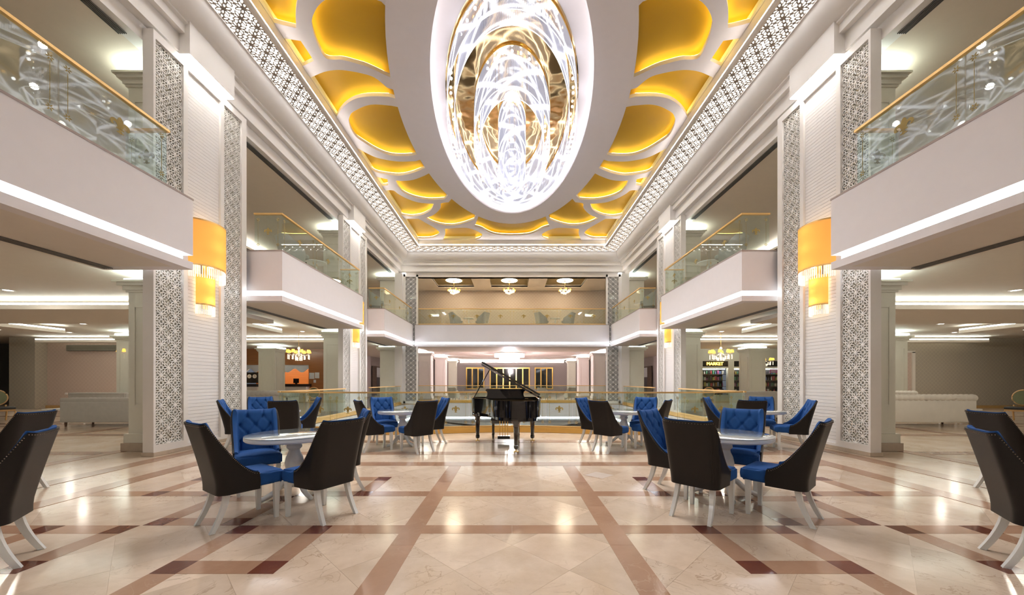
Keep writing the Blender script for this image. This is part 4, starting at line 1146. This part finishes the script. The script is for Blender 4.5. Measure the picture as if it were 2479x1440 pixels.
# music desk with scrolled ends
dk = [(-.44,0),(-.46,.02),(-.42,.05),(-.41,.10),(-.42,.15),(-.46,.19),(-.43,.22),(.43,.22),(.46,.19),(.42,.15),(.41,.10),(.42,.05),(.46,.02),(.44,0)]
dm = MB(); n = len(dk); dm.v = [(x+.02, .45+z*.18, 1.0+z) for x, z in dk]+[(x+.02, .47+z*.18, 1.0+z) for x, z in dk]
dm.f = [tuple(range(n)), tuple(range(2*n-1, n-1, -1))]+[(i, n+i, n+(i+1) % n, (i+1) % n) for i in range(n)]
dm.obj('music_desk', 'lacquer', pn)
MB().box(-.5, .54, .40, .62, .985, 1.0).obj('desk_shelf', 'lacquer', pn)
# lid, hinged along the straight bass side
lid = empty('lid'); lid.parent = pn
lid.location = (.76, 0, 1.03); lid.rotation_euler = (0, math.radians(29.5), 0)
lid_o = [(x-.76, y) for x, y in outl]
body = clip_poly([(x-.76-(.012 if x < 0 else -.012), y) for x, y in outl], -2, 1, -2, .40)
MB().prism(body, 0, .035).obj('lid_board', 'lacquer', lid)
MB().box(-1.46, -.03, -.02, .40, .045, .085).obj('lid_flap', 'lacquer', lid)
MB().tube([(-.70,.35,1.0),(-.33,.25,1.645)], .011, 8).obj('prop_stick', 'lacquer', pn)
for i, (x, y) in enumerate(((-.62,.55),(.64,.55),(.25,-.80))):
    lg = MB().lathe([(.11,.66),(.105,.62),(.06,.56),(.052,.48),(.040,.16),(.048,.15),(.048,.10),(.032,.085)], 8, (x,y,0)).obj('leg', 'lacquer', pn, auto=.6)
    MB().lathe([(.014,.085),(.012,.05),(.02,.04)], 8, (x,y,0)).obj('caster_stem', 'brass', lg)
    MB().box(x-.05, x+.05, y-.03, y+.03, .03, .045).obj('caster_plate', 'brass', lg)
    for s in (1,-1): MB().tube([(x+s*.03-.008,y,.022),(x+s*.03+.008,y,.022)], .022, 10).obj('caster_wheel', 'brass', lg)
ly = empty('pedal_lyre'); ly.parent = pn; ly.location = (-.02, .62, 0)
for x in (-.09,-.03,.03,.09): MB().tube([(x,0,.62),(x,0,.12)], .008, 6).obj('rod', 'brass', ly)
MB().box(-.14,.14,-.05,.05,.06,.13).obj('pedal_box', 'lacquer', ly)
for x in (-.07,0,.07): MB().box(x-.015, x+.015, .05, .14, .07, .08).obj('pedal', 'brass', ly)
pb = thing('piano_bench', 'low black bench standing behind the piano', 'bench', (-.15, 9.15, 0))
soft_box('seat', 'black_cushion', pb, -.36,.36,-.18,.18,.44,.51,.015); MB().box(-.34,.34,-.16,.16,.37,.44).obj('apron', 'lacquer', pb)
for x in (-.31,.31):
    for y in (-.13,.13): MB().lathe([(.028,.40),(.026,.12),(.032,.10),(.018,0)], 8, (x,y,0)).obj('leg', 'lacquer', pb)
# ================================================================== FAR HALL, LOUNGES AND SHOPS
S(MB().box(-12.7,12.7,41,41.2,0,3.7).obj('wall_far', 'wallpaper_mauve'), 'mauve grey end wall of the far hall', 'wall')
S(MB().box(-6.84,6.84,22.2,42,3.58,3.68).obj('ceiling_far', 'far_hall'), 'pale pink ceiling of the far hall with an oval glow', 'ceiling')
for s in (-1, 1):
    sd = SIDE[s]
    S(MB().box(s*12.6, s*12.8, 25.5, 41, 0, 3.7).obj('wall_far_%s' % sd, 'wallpaper_mauve'), 'grey side wall of the far hall on the %s' % sd, 'wall')
    S(MB().box(s*18.9, s*19.1, 19.3, 25.5, 0, 3.7).obj('wall_return_%s' % sd, 'paint_warm'), 'short return wall beside the %s lounge' % sd, 'wall')
    w = thing('window_%d' % (1 if s < 0 else 2), 'dark window with white blind and brown curtains on the %s' % sd, 'window', kind='structure')
    MB().box(s*12.58, s*12.62, 33.4, 37.6, .2, 2.75).obj('window_frame', 'curtain_brown', w)
    MB().box(s*12.55, s*12.58, 34.0, 37.0, .3, 2.65).obj('pane', 'night_glass', w)
    MB().box(s*12.50, s*12.53, 34.0, 37.0, 1.75, 2.65).obj('blind', 'blind_white', w)
    for ya, yb in ((33.2, 34.1), (36.9, 37.8)):
        cm = MB()
        for k in range(6): cm.tube([(s*12.46, ya+(yb-ya)*(k+.5)/6, .05), (s*12.46, ya+(yb-ya)*(k+.5)/6, 2.75)], .085, 6)
        cm.obj('curtain', 'curtain_brown', w)
# lounge back walls
S(MB().box(-24.0,-18.9,19.2,19.4,0,3.7).obj('wall_pink', 'wallpaper_pink'), 'pink damask wall at the back of the left lounge', 'wall')
S(MB().box(-25.3,-24.0,18.7,19.4,0,3.7).obj('wall_pier', 'wallpaper_grey'), 'grey damask pier beside the dark doorway of the left lounge', 'wall')
S(MB().box(-33,-25.3,22,22.2,0,3.7).obj('wall_dark', 'dark_void'), 'dark wall seen through the left lounge doorway', 'wall')
S(MB().box(18.9,33,19.2,19.4,0,3.7).obj('wall_damask', 'wallpaper_grey'), 'grey damask wall at the back of the right lounge', 'wall')
S(MB().box(-24,-18.9,19.12,19.2,0,.14).obj('baseboard_left', 'gold_wood'), 'tan skirting below the pink wall', 'skirting')
S(MB().box(18.9,33,19.12,19.2,0,.14).obj('baseboard_right', 'gold_wood'), 'tan skirting below the grey damask wall', 'skirting')
t = thing('wall_grille', 'long grey air grille high on the pink lounge wall', 'grille', kind='structure')
MB().box(-22.9,-19.6,19.10,19.19,2.95,3.25).obj('slot', 'grille_dark', t)
for k in range(5): MB().box(-22.9,-19.6,19.07,19.10,2.97+.06*k,3.0+.06*k).obj('slat', 'backing_glass', t)
t = thing('doorway_niche', 'pink doorway recess in the grey damask wall', 'doorway', kind='structure')
MB().box(19.3,20.6,19.17,19.20,0.1,2.85).obj('recess', 'wallpaper_pink', t); MB().box(20.6,20.75,19.12,19.2,0,2.9).obj('jamb', 'paint_warm', t); MB().box(19.3,20.75,19.12,19.2,2.85,2.95).obj('lintel', 'paint_warm', t)
t = thing('wall_socket', 'white socket on the pink lounge wall', 'socket', (-23.0,19.19,.75)); MB().box(-.06,.06,-.02,0,-.05,.05).obj('plate', 'frame_white', t); MB().lathe([(.035,-.03),(.03,-.022)],10).obj('outlet','grille_dark',t)

# square columns
def column(x, y, w, label, light='led_cap', mat='market_frame', zt=3.6):
    t = thing('column', label, 'column', (x, y, 0), kind='structure')
    h = w/2
    c = MB().box(-h,h,-h,h,.34,zt-.42)
    for a in (-1, 1):
        c.box(a*(h-.16)-.012, a*(h-.16)+.012, -h-.015, -h, .9, zt-.75); c.box(-h-.015 if x > 0 else h, -h if x > 0 else h+.015, a*(h-.16)-.012, a*(h-.16)+.012, .9, zt-.75)
    c.box(-h+.15, h-.15, -h-.012, -h, .9, .925).box(-h+.15, h-.15, -h-.012, -h, zt-.775, zt-.75)
    c.obj('column_shaft', mat, t)
    MB().box(-h-.04,h+.04,-h-.04,h+.04,.15,.34).obj('column_base', mat, t); MB().box(-h-.08,h+.08,-h-.08,h+.08,0,.15).obj('column_plinth', 'stone_base', t)
    cp = MB()
    for d, a, b in ((.04,.42,.36),(.08,.36,.28),(.15,.28,.22)): cp.box(-h-d,h+d,-h-d,h+d,zt-a,zt-b)
    cp.obj('capital', mat, t); MB().box(-h-.04,h+.04,-h-.04,h+.04,zt-.19,zt-.12).obj('capital_light', light, t)
for s in (-1, 1):
    column(s*14.85, 23.0, 1.0, 'square cream column before the %s' % ('reception desk' if s < 0 else 'market shop'))
    column(s*6.15, 26.6, .85, 'first pale column of the far hall on the %s' % SIDE[s], 'led_warm', 'far_hall')
    column(s*6.0, 31.5, .85, 'second pale column of the far hall on the %s' % SIDE[s], 'led_warm', 'far_hall')
    column(s*5.9, 37.0, .75, 'third pale column of the far hall on the %s' % SIDE[s], 'led_warm', 'market_frame')
    column(s*16.95, 16.8, .9, 'slim cream column inside the %s lounge' % SIDE[s])
t = thing('ceiling_cove', 'long cove light across the back of the far hall', 'cove', kind='structure')
MB().box(-5.4,5.4,38.6,39.4,3.25,3.36).obj('cove_box', 'paint', t); MB().box(-5.4,5.4,38.62,38.65,3.38,3.50).obj('cove_lamp', 'led_warm', t)
t = thing('ceiling_oval_far', 'glowing oval medallion in the far hall ceiling', 'ceiling', kind='structure')
m = MB(); n = 48
for a, b, z in ((5.6,4.6,3.575),(5.45,4.5,3.54),(5.2,4.3,3.54),(5.1,4.2,3.575)): m.v += [(a*math.cos(2*PI*i/n), 30+b*math.sin(2*PI*i/n), z) for i in range(n)]
for j in range(3): m.f += [(j*n+i, j*n+(i+1) % n, (j+1)*n+(i+1) % n, (j+1)*n+i) for i in range(n)]
m.obj('medallion_rim', 'paint', t)
# far crystal chandelier
fc = thing('crystal_chandelier', 'wide tiered crystal chandelier glowing in the far hall', 'chandelier', (-.2, 29, 3.57))
for r, L, z in ((1.15,.26,-.05),(.78,.26,-.28),(.40,.22,-.50)):
    q = MB(); K = int(2*PI*r/.06)
    for i in range(K):
        a = 2*PI*i/K; q.box(r*math.cos(a)-.02, r*math.cos(a)+.02, r*math.sin(a)-.02, r*math.sin(a)+.02, z-L*(.85+.15*(i % 2)), z)
    o = q.obj('crystal_tier', 'crystal_far', fc); o['kind'] = 'stuff'
    MB().lathe([(r-.03,z),(r+.03,z),(r+.03,z+.03),(r-.03,z+.03)], 32, caps=False).obj('tier_ring', 'brass', fc)
MB().lathe([(1.25,-.02),(1.25,0)], 32).obj('ceiling_plate', 'frame_white', fc)
ld = bpy.data.lights.new('chandelier_lamp', 'POINT'); ld.energy = 380; ld.shadow_soft_size = .12; ld.color = (1, .88, .88)
lo = bpy.data.objects.new('chandelier_lamp', ld); C.objects.link(lo); lo.parent = fc; lo.location = (0, 0, -.86)
# gilded mirrors on the end wall
def gilt_mirror(x0, x1, label, z0=.6, z1=2.75, bars=3):
    t = thing('wall_mirror', label, 'mirror', ((x0+x1)/2, 40.95, 0)); w = (x1-x0)/2
    MB().box(-w, w, -.02, 0, z0, z1).obj('mirror_glass', 'night_glass', t)
    for i in range(bars+1):
        x = -w+2*w*i/bars; MB().box(x-.06, x+.06, -.08, -.02, z0, z1).obj('gilt_bar', 'brass', t)
    MB().box(-w-.06, w+.06, -.09, -.02, z1, z1+.14).obj('gilt_rail', 'brass', t); MB().box(-w-.06, w+.06, -.09, -.02, z0-.1, z0).obj('gilt_rail', 'brass', t)
gilt_mirror(-5.0,-3.1,'narrow gold framed dark mirror on the far wall, left one'); gilt_mirror(2.55,4.45,'narrow gold framed dark mirror on the far wall, right one')
gilt_mirror(-2.4,1.9,'wide gold framed dark mirror on the far wall behind the piano', bars=6)

# ------------------------------------------------------------------ reception desk
rc = thing('wall_reception', 'orange veneered reception wall with two service openings', 'wall', kind='structure')
YR = 25.5
for a, b, c, d in ((-19,-12.6,2.5,3.7),(-17.25,-15.95,0,2.5),(-13.95,-12.8,0,2.5),(-19,-18.75,0,2.5)): MB().box(a,b,YR,YR+.2,c,d).obj('veneer_panel', 'veneer', rc)
for i in range(4): MB().box(-13.95,-12.8,YR-.004,YR,.3+.6*i,.306+.6*i).obj('panel_joint', 'dark_wood', rc)
MB().box(-19,-12.6,27.6,27.8,0,3.7).obj('back_panel', 'veneer', rc); MB().box(-12.9,-12.6,YR-.05,YR,0,3.7).obj('jamb', 'paint_warm', rc)
MB().box(-18.75,-13.95,26.0,26.3,2.42,2.5).obj('lamp_strip', 'bulb', rc)
def valance(x0, x1):
    v = thing('valance', 'white scalloped valance over the %s reception opening' % ('left' if x0 < -17 else 'right'), 'valance')
    P = [(x0,2.5),(x1,2.5)]; K = 14
    for i in range(K+1): x = x1+(x0-x1)*i/K; P.append((x, 2.12+.14*math.cos(i/K*4*PI)))
    m = MB(); n = len(P); m.v = [(x, YR+.05, z) for x, z in P]+[(x, YR+.12, z) for x, z in P]
    m.f = [tuple(range(n)), tuple(range(2*n-1,n-1,-1))]+[(i,n+i,n+(i+1) % n,(i+1) % n) for i in range(n)]
    m.obj('cloth', 'blind_white', v); MB().tube([(x0,YR+.085,2.5),(x1,YR+.085,2.5)], .03, 8).obj('rod', 'brass', v)
valance(-18.75,-17.25); valance(-15.95,-13.95)
ct = thing('reception_counter', 'long white reception counter with dark stone top', 'counter', (-16, 25.0, 0))
MB().box(-2.8,2.2,-.1,.35,0,1.02).obj('counter_front', 'counter_white', ct); MB().box(-2.85,2.3,-.16,.40,1.02,1.20).obj('counter_top', 'counter_top', ct)
lp = thing('monitor', 'small dark monitor standing on the reception counter', 'monitor', (-14.6, 25.15, 1.2)); MB().box(-.18,.18,-.02,.02,.06,.36).obj('display','screen',lp); MB().box(-.05,.05,-.05,.06,0,.07).obj('stand','screen',lp)
bd = thing('clock_board', 'dark board with two white clocks behind the reception', 'board', (-18.0, 25.9, 0)); MB().box(-.75,.55,0,.05,1.25,2.0).obj('panel','market_black',bd)
for x in (-.28,.08):
    k = MB(); k.lathe([(.14,0),(.14,.02)], 20); o = k.obj('clock_face','frame_white',bd); o.location = (x,-.01,1.72); o.rotation_euler = (PI/2,0,0)
    q = MB().box(-.006,.006,0,.1,.021,.026).box(0,.07,-.006,.006,.021,.026).obj('clock_hand','market_black',o)
for i, (x, z, w, h) in enumerate(((-13.72,1.75,.34,.42),(-13.36,1.78,.30,.40),(-13.52,1.38,.16,.2))):
    p = thing('notice', ['wide pale notice pinned on the reception wall','pale notice beside the wide one on the reception wall','small notice hanging below the others on the reception wall'][i], 'notice', (x, YR-.01, z))
    MB().box(-w/2,w/2,-.012,0,-h/2,h/2).obj('sheet','paper',p); MB().box(-w/2-.01,w/2+.01,-.006,.004,h/2-.02,h/2+.01).obj('clip','nail',p)

# ------------------------------------------------------------------ market shop
mk = thing('wall_shopfront', 'cream shopfront with black fascia and market lettering', 'shopfront', kind='structure')
BAYS = ((13.05,14.8),(15.2,16.9),(17.15,18.7))
edges = [12.6]+[q for b in BAYS for q in b]+[19.1]
for i in range(0, len(edges), 2): MB().box(edges[i], edges[i+1], YR-.06, YR+.2, 0, 3.7).obj('pilaster', 'market_frame', mk)
for a, b in BAYS:
    MB().box(a,b,YR-.04,YR+.15,2.76,3.7).obj('frieze', 'market_frame', mk); MB().box(a,b,YR-.02,YR+.05,2.38,2.76).obj('fascia_board', 'market_black', mk)
    MB().box(a,b,YR-.04,YR+.15,2.28,2.38).obj('transom', 'market_frame', mk); MB().box(a,b,YR,YR+.02,.45,2.28).obj('pane', 'window_glass', mk)
    MB().box(a,b,YR-.04,YR+.2,0,.45).obj('stall_riser', 'market_frame', mk)
    for z in (.55,1.0,1.42,1.84): MB().box(a,b,YR+.25,YR+.6,z,z+.03).obj('shelf', 'dark_wood', mk)
    MB().box(a,b,YR+.65,YR+.7,.4,2.4).obj('shelf_back', 'market_black', mk)
    MB().box(a+.1,b-.1,YR+.15,YR+.18,2.2,2.24).obj('shelf_lamp', 'led_warm', mk)
lt = link('sign_lettering', text_mesh('sign_lettering', 'MARKET', .30, 'market_letters', .012), mk); lt.location = (13.9, YR-.04, 2.57); lt.rotation_euler = (PI/2,0,0)
ps = thing('shop_poster', 'pink printed poster in the right hand shop window', 'poster', (18.0, YR-.01, 2.08)); MB().box(-.32,.32,-.015,0,-.13,.13).obj('sheet','goods_4',ps)
for k in range(3): MB().box(-.26,.2-.08*k,-.018,-.015,.06-.07*k,.085-.07*k).obj('print_line','paper',ps)
rg = random.Random(3)
GC = ('red', 'green', 'mustard', 'navy', 'pink', 'beige', 'black', 'brown'); SHN = {.58: 'bottom', 1.03: 'second', 1.45: 'third', 1.87: 'top'}
bottle = MB().lathe([(.035,0),(.038,.02),(.038,.16),(.014,.21),(.014,.26)], 8)
gm = {}
for a, b in BAYS:
    for z in (.58,1.03,1.45,1.87):
        x = a+.06; pool = [(kd, 'goods_%d' % ci) for kd in ('box', 'bottle') for ci in range(8)]; rg.shuffle(pool)
        while x < b-.08 and pool:
            w = .10+.06*rg.random(); key = pool.pop(); c = key[1]
            if key not in gm: gm[key] = (MB().box(-.05,.05,-.05,.05,0,.24).mesh('packet', c) if key[0] == 'box' else bottle.mesh('bottle', c, True))
            o = link('packet' if key[0] == 'box' else 'bottle', gm[key]); o.location = (x, YR+.4, z); o.scale = (w/.12, 1, .8+.4*rg.random())
            bay = 'left' if a < 14 else ('middle' if a < 16 else 'right')
            tag(o, 'small %s %s on the %s shelf of the %s market window' % (GC[int(c[-1])], 'packet' if key[0] == 'box' else 'bottle', SHN[z], bay), key[0] if key[0] != 'box' else 'packet', 'goods in the %s market window' % bay)
            x += w+.03

# ------------------------------------------------------------------ shaded chandeliers
def shaded(t, n=8, R=.44, big=True):
    MB().tube([(0,0,1.05),(0,0,.30)], .008, 6).obj('chain', 'brass', t); MB().lathe([(.07,1.05),(.05,1.0)], 12).obj('ceiling_rose', 'brass', t)
    MB().lathe([(.02,.34),(.07,.28),(.03,.20),(.06,.10),(.03,.02),(.05,-.06),(.01,-.14)], 12).obj('stem', 'crystal', t, smooth=True)
    shade = MB().lathe([(.085,0),(.055,.13)], 12, caps=False).mesh('lamp_shade', 'shade_yellow', True)
    armm = MB().tube([(.03,0,.05),(.15,0,-.04),(.32,0,-.05),(R,0,.02),(R,0,.06)], .010, 6).lathe([(.05,.03),(.06,.04)], 10, (R,0,0)).mesh('arm', 'crystal', True)
    dropm = MB()
    for r, z in ((R,-.06),(R,-.13),(R,-.20),(R*.6,-.12),(R*.6,-.2),(R*.3,-.18),(R*.3,-.26)): dropm.ball((r,0,z), .024, 6, 4, 1.5)
    dropm.tube([(R,0,.02),(R,0,-.2)], .003, 4); dropm = dropm.mesh('crystal_drops', 'crystal_warm', True)
    for k in range(n):
        a = 2*PI*k/n; o = link('arm', armm, t); o.rotation_euler = (0,0,a)
        sh = link('lamp_shade', shade, o); sh.location = (R,0,.07)
        d = link('crystal_drops', dropm, o); d['kind'] = 'stuff'
    return t
c0 = thing('shaded_chandelier', 'crystal chandelier with yellow shades in the lounge before the reception', 'chandelier', (-9.75, 17.0, 2.62), 0, 'crystal chandeliers with yellow shades'); shaded(c0)
for x, y, lab in ((9.55,17.0,'crystal chandelier with yellow shades in the lounge before the market'), (15.75,23.2,'crystal chandelier with yellow shades hanging by the right market window'),
                  (-17.15,16.8,'crystal chandelier with yellow shades half hidden behind the near left pillar')):
    copy_tree(c0, None, (x, y, 2.62), .2, lab)
for i, x in enumerate((-3.75, -.17, 3.42)):
    c = thing('coffer_chandelier', ['small crystal chandelier under the left coffer of the far balcony','small crystal chandelier under the middle coffer of the far balcony','small crystal chandelier under the right coffer of the far balcony'][i], 'chandelier', (x, 24.0, 7.10), .3*i, 'small crystal chandeliers over the far balcony')
    MB().tube([(0,0,.76),(0,0,.2)], .012, 6).obj('chain', 'brass', c); MB().lathe([(.12,.74),(.12,.76)], 20).obj('ceiling_rose', 'frame_white', c)
    q = MB()
    for k in range(46):
        a = k*2.39996; r = .36*math.sqrt((k+.5)/46); z = .16-.30*(1-r/.36)*.8-.1*((k*7) % 5)/5; q.ball((r*math.cos(a), r*math.sin(a), z), .028, 6, 4, 2.0)
    o = q.obj('crystal_drops', 'crystal_warm', c, smooth=True); o['kind'] = 'stuff'
    for k in range(6):
        a = k*PI/3; MB().lathe([(.06,.12),(.04,.22)], 10, (.36*math.cos(a), .36*math.sin(a), 0), caps=False).obj('lamp_shade', 'shade_yellow', c)
    MB().lathe([(.50,.762),(.52,.777)], 24).obj('glow_plate', 'coffer_glow', c)  # emissive disc stands for the glow on the coffer ceiling

# ------------------------------------------------------------------ sofas and lounge chairs
def sofa(label, x, y, rz, w, mats, rolled=True, h=.86, depth=.9, feet='dark_wood', z=0):
    t = thing('sofa', label, 'sofa', (x, y, z), rz); a, b = mats; hw = w/2
    soft_box('base', a, t, -hw+.05, hw-.05, -depth/2+.1, depth/2, .14, .40, .02); soft_box('seat_cushion', b, t, -hw+.22, hw-.22, -depth/2+.25, depth/2+.02, .38, .50, .04)
    soft_box('backrest', a, t, -hw+.02, hw-.02, -depth/2, -depth/2+.22, .14, h-.14, .02)
    if rolled:
        K = max(6, int(w/.16)); m = MB()
        def roll(p0, p1, k):
            path = []; rs = []
            for i in range(k*6+1):
                f = i/(k*6); path.append(tuple(p0[d]+(p1[d]-p0[d])*f for d in range(3))); rs.append(.115-.014*abs(math.cos(PI*i/6))**6)
            m2 = MB().tube(path, rs, 14); return m2
        roll((-hw,-depth/2+.08,h-.10),(hw,-depth/2+.08,h-.10),K).obj('rolled_top', b, t, smooth=True)
        for s in (-1,1):
            ar = roll((s*(hw-.10),-depth/2+.08,h-.16),(s*(hw-.10),depth/2,h-.16),5).obj('rolled_arm', b, t, smooth=True); soft_box('arm_panel', a, t, s*(hw-.18), s*(hw-.02), -depth/2+.1, depth/2, .14, h-.2, .02)
    else:
        m = MB(); K = int(w/.14)
        me = MB().box(-hw+.02,hw-.02,-depth/2,-depth/2+.24,h-.16,h-.04).mesh('top_rail', a); bevel_mesh(me,.02,2); link('top_rail', me, t)
        for k in range(K): m.ball((-hw+.1+(w-.2)*k/(K-1), -depth/2+.26, h-.08), .07, 8, 6, .7)
        m.obj('tufted_roll', b, t, smooth=True)
        for s in (-1,1): soft_box('arm_panel', a, t, s*(hw-.20), s*(hw-.0), -depth/2+.05, depth/2, .14, h-.08, .03)
    for s in (-1,1):
        for yy in (-depth/2+.08, depth/2-.08): MB().lathe([(.035,.15),(.025,0)], 8, (s*(hw-.12),yy,0)).obj('foot', feet, t)
    return t
sofa('long grey sofa seen from behind in the left lounge', -12.55, 11.75, 0, 2.45, ('grey_velvet','grey_velvet'), False, .92)
sofa('grey sofa deeper in the left lounge behind the long one', -17.4, 16.0, 0, 2.4, ('grey_velvet','grey_velvet'), False, .95)
sofa('cream tufted sofa with rolled back in the right lounge', 12.85, 11.75, 0, 2.6, ('cream_leather','cream_leather'), True, .98)
sofa('second cream tufted sofa behind the first in the right lounge', 14.9, 15.2, 0, 2.4, ('cream_leather','cream_leather'), True, 1.0)
sofa('grey green rolled back sofa by the railing left of the opening', -8.55, 13.2, 0, 1.5, ('grey_velvet','grey_velvet'), True, 1.06)
sofa('taupe sofa with nailed top by the railing right of the opening', 8.62, 13.2, 0, 1.3, ('grey_velvet','grey_velvet'), False, 1.08)
for s in (-1,1):
    t = thing('coffee_table', 'low white coffee table beside the %s' % ('grey sofa' if s < 0 else 'cream sofa'), 'table', (s*15.5, 12.9, 0)); MB().box(-.45,.45,-.3,.3,.40,.45).obj('table_top','chair_white',t)
    for x in (-.38,.38):
        for y in (-.24,.24): MB().lathe([(.03,.40),(.02,0)],8,(x,y,0)).obj('leg','chair_white',t)
def medallion_chair(t, frame, pad, seat):
    soft_box('seat', seat, t, -.26,.26,-.24,.26,.40,.50,.03); MB().box(-.25,.25,-.23,.25,.35,.41).obj('seat_frame', frame, t)
    n = 28; b = MB(); path = [(.25*math.cos(2*PI*i/n), -.26-.10*(.30+.30*math.sin(2*PI*i/n)), .82+.26*math.sin(2*PI*i/n)) for i in range(n+1)]
    MB().tube(path, .026, 8).obj('back_frame', frame, t, smooth=True)
    m = MB(); m.v = [(.23*math.cos(2*PI*i/n), -.26-.10*(.30+.30*math.sin(2*PI*i/n)), .82+.24*math.sin(2*PI*i/n)) for i in range(n)]+[(.23*math.cos(2*PI*i/n), -.22-.10*(.30+.30*math.sin(2*PI*i/n)), .82+.24*math.sin(2*PI*i/n)) for i in range(n)]
    m.f = [tuple(range(n-1,-1,-1)), tuple(range(n,2*n))]+[(i,(i+1) % n,n+(i+1) % n,n+i) for i in range(n)]; m.obj('backrest', pad, t)
    for s in (1,-1):
        MB().tube(catmull([(s*.20,-.24,.40),(s*.20,-.25,.56)],2), .024, 6).obj('back_post', frame, t)
        MB().tube(catmull([(s*.22,.21,.38),(s*.25,.25,.28),(s*.21,.21,.12),(s*.24,.26,.015)],4), .024, 8).obj('leg', frame, t); MB().tube(catmull([(s*.21,-.21,.38),(s*.21,-.23,.2),(s*.22,-.30,.015)],4), .022, 8).obj('leg', frame, t)
    return t
m0 = medallion_chair(thing('medallion_chair', 'cream framed medallion chair with black seat at the left picture edge', 'chair', (-17.75,12.9,0), -PI/2-.3), 'gold_wood', 'olive_fabric', 'black_cushion')
m1 = copy_tree(m0, None, (17.6,12.9,0), PI/2+.3, 'gold framed medallion chair with black seat at the right picture edge')
for x, y, rz, lab in ((-9.75,18.4,.3,'medallion chair by the reception behind the left railing'), (-8.8,19.2,-.4,'second medallion chair behind the left railing near the pillar'),
        (9.75,18.6,-.2,'medallion chair before the market behind the right railing'), (8.7,21.5,.4,'medallion chair farther back behind the right railing'), (-7.9,24.6,.2,'medallion chair farther back behind the left railing')):
    copy_tree(m0, None, (x, y, 0), rz, lab)
# grey tub chairs
g0 = None
def tub(x, y, z, rz, lab, grp):
    global g0
    if g0 is None:
        g0 = thing('tub_chair', lab, 'armchair', (x,y,z), rz, grp)
        tub_chair(g0, ('grey_velvet','grey_velvet','dark_wood'), w=.33, yb=-.30, yf=.22, r=.16, zb=.20, ztop=.92, zfront=.60, lean=.22, zseat=.44, sy=.33, legs='peg', tuft=False, leg_h=.20, expo=1.3)
    else: copy_tree(g0, None, (x,y,z), rz, lab, grp)
GZ = 4.742
gt = None
def side_table(x, y, z, lab):
    global gt
    if gt is None:
        gt = thing('side_table', lab, 'table', (x,y,z), 0, 'small round white side tables')
        MB().lathe([(.30,.53),(.32,.54),(.32,.565),(.30,.57)], 28).obj('table_top','chair_white',gt); MB().lathe([(.03,.53),(.025,.1),(.17,.03),(.18,0)], 16).obj('pedestal','chair_white',gt)
    else: copy_tree(gt, None, (x,y,z), 0, lab)
for s in (-1,1):
    sd = SIDE[s]
    tub(s*6.55, 11.1, GZ, s*.6, 'grey tub chair behind the glass of the middle %s balcony' % sd, 'grey tub chairs'); side_table(s*6.45, 12.25, GZ, 'small round white table on the middle %s balcony' % sd)
    tub(s*6.50, 17.75, GZ, s*1.2, 'grey tub chair behind the glass of the far %s balcony' % sd, 'grey tub chairs'); side_table(s*6.5, 18.9, GZ, 'small round white table on the far %s balcony' % sd)
    tub(s*3.55, 23.4, GZ, s*1.0, 'grey tub chair at the outer side of the %s table on the far balcony' % sd, 'grey tub chairs'); tub(s*1.85, 23.4, GZ, -s*1.0, 'grey tub chair at the inner side of the %s table on the far balcony' % sd, 'grey tub chairs')
    side_table(s*2.7, 23.2, GZ, 'small round white table between the %s chairs of the far balcony' % sd)
    tub(s*4.1, 26.3, 0, s*.4, 'outer grey tub chair beyond the opening on the %s' % sd, 'grey tub chairs'); tub(s*2.2, 26.3, 0, -s*.4, 'inner grey tub chair beyond the opening on the %s' % sd, 'grey tub chairs')
    side_table(s*3.1, 26.2, 0, 'small round white table beyond the opening on the %s' % sd)
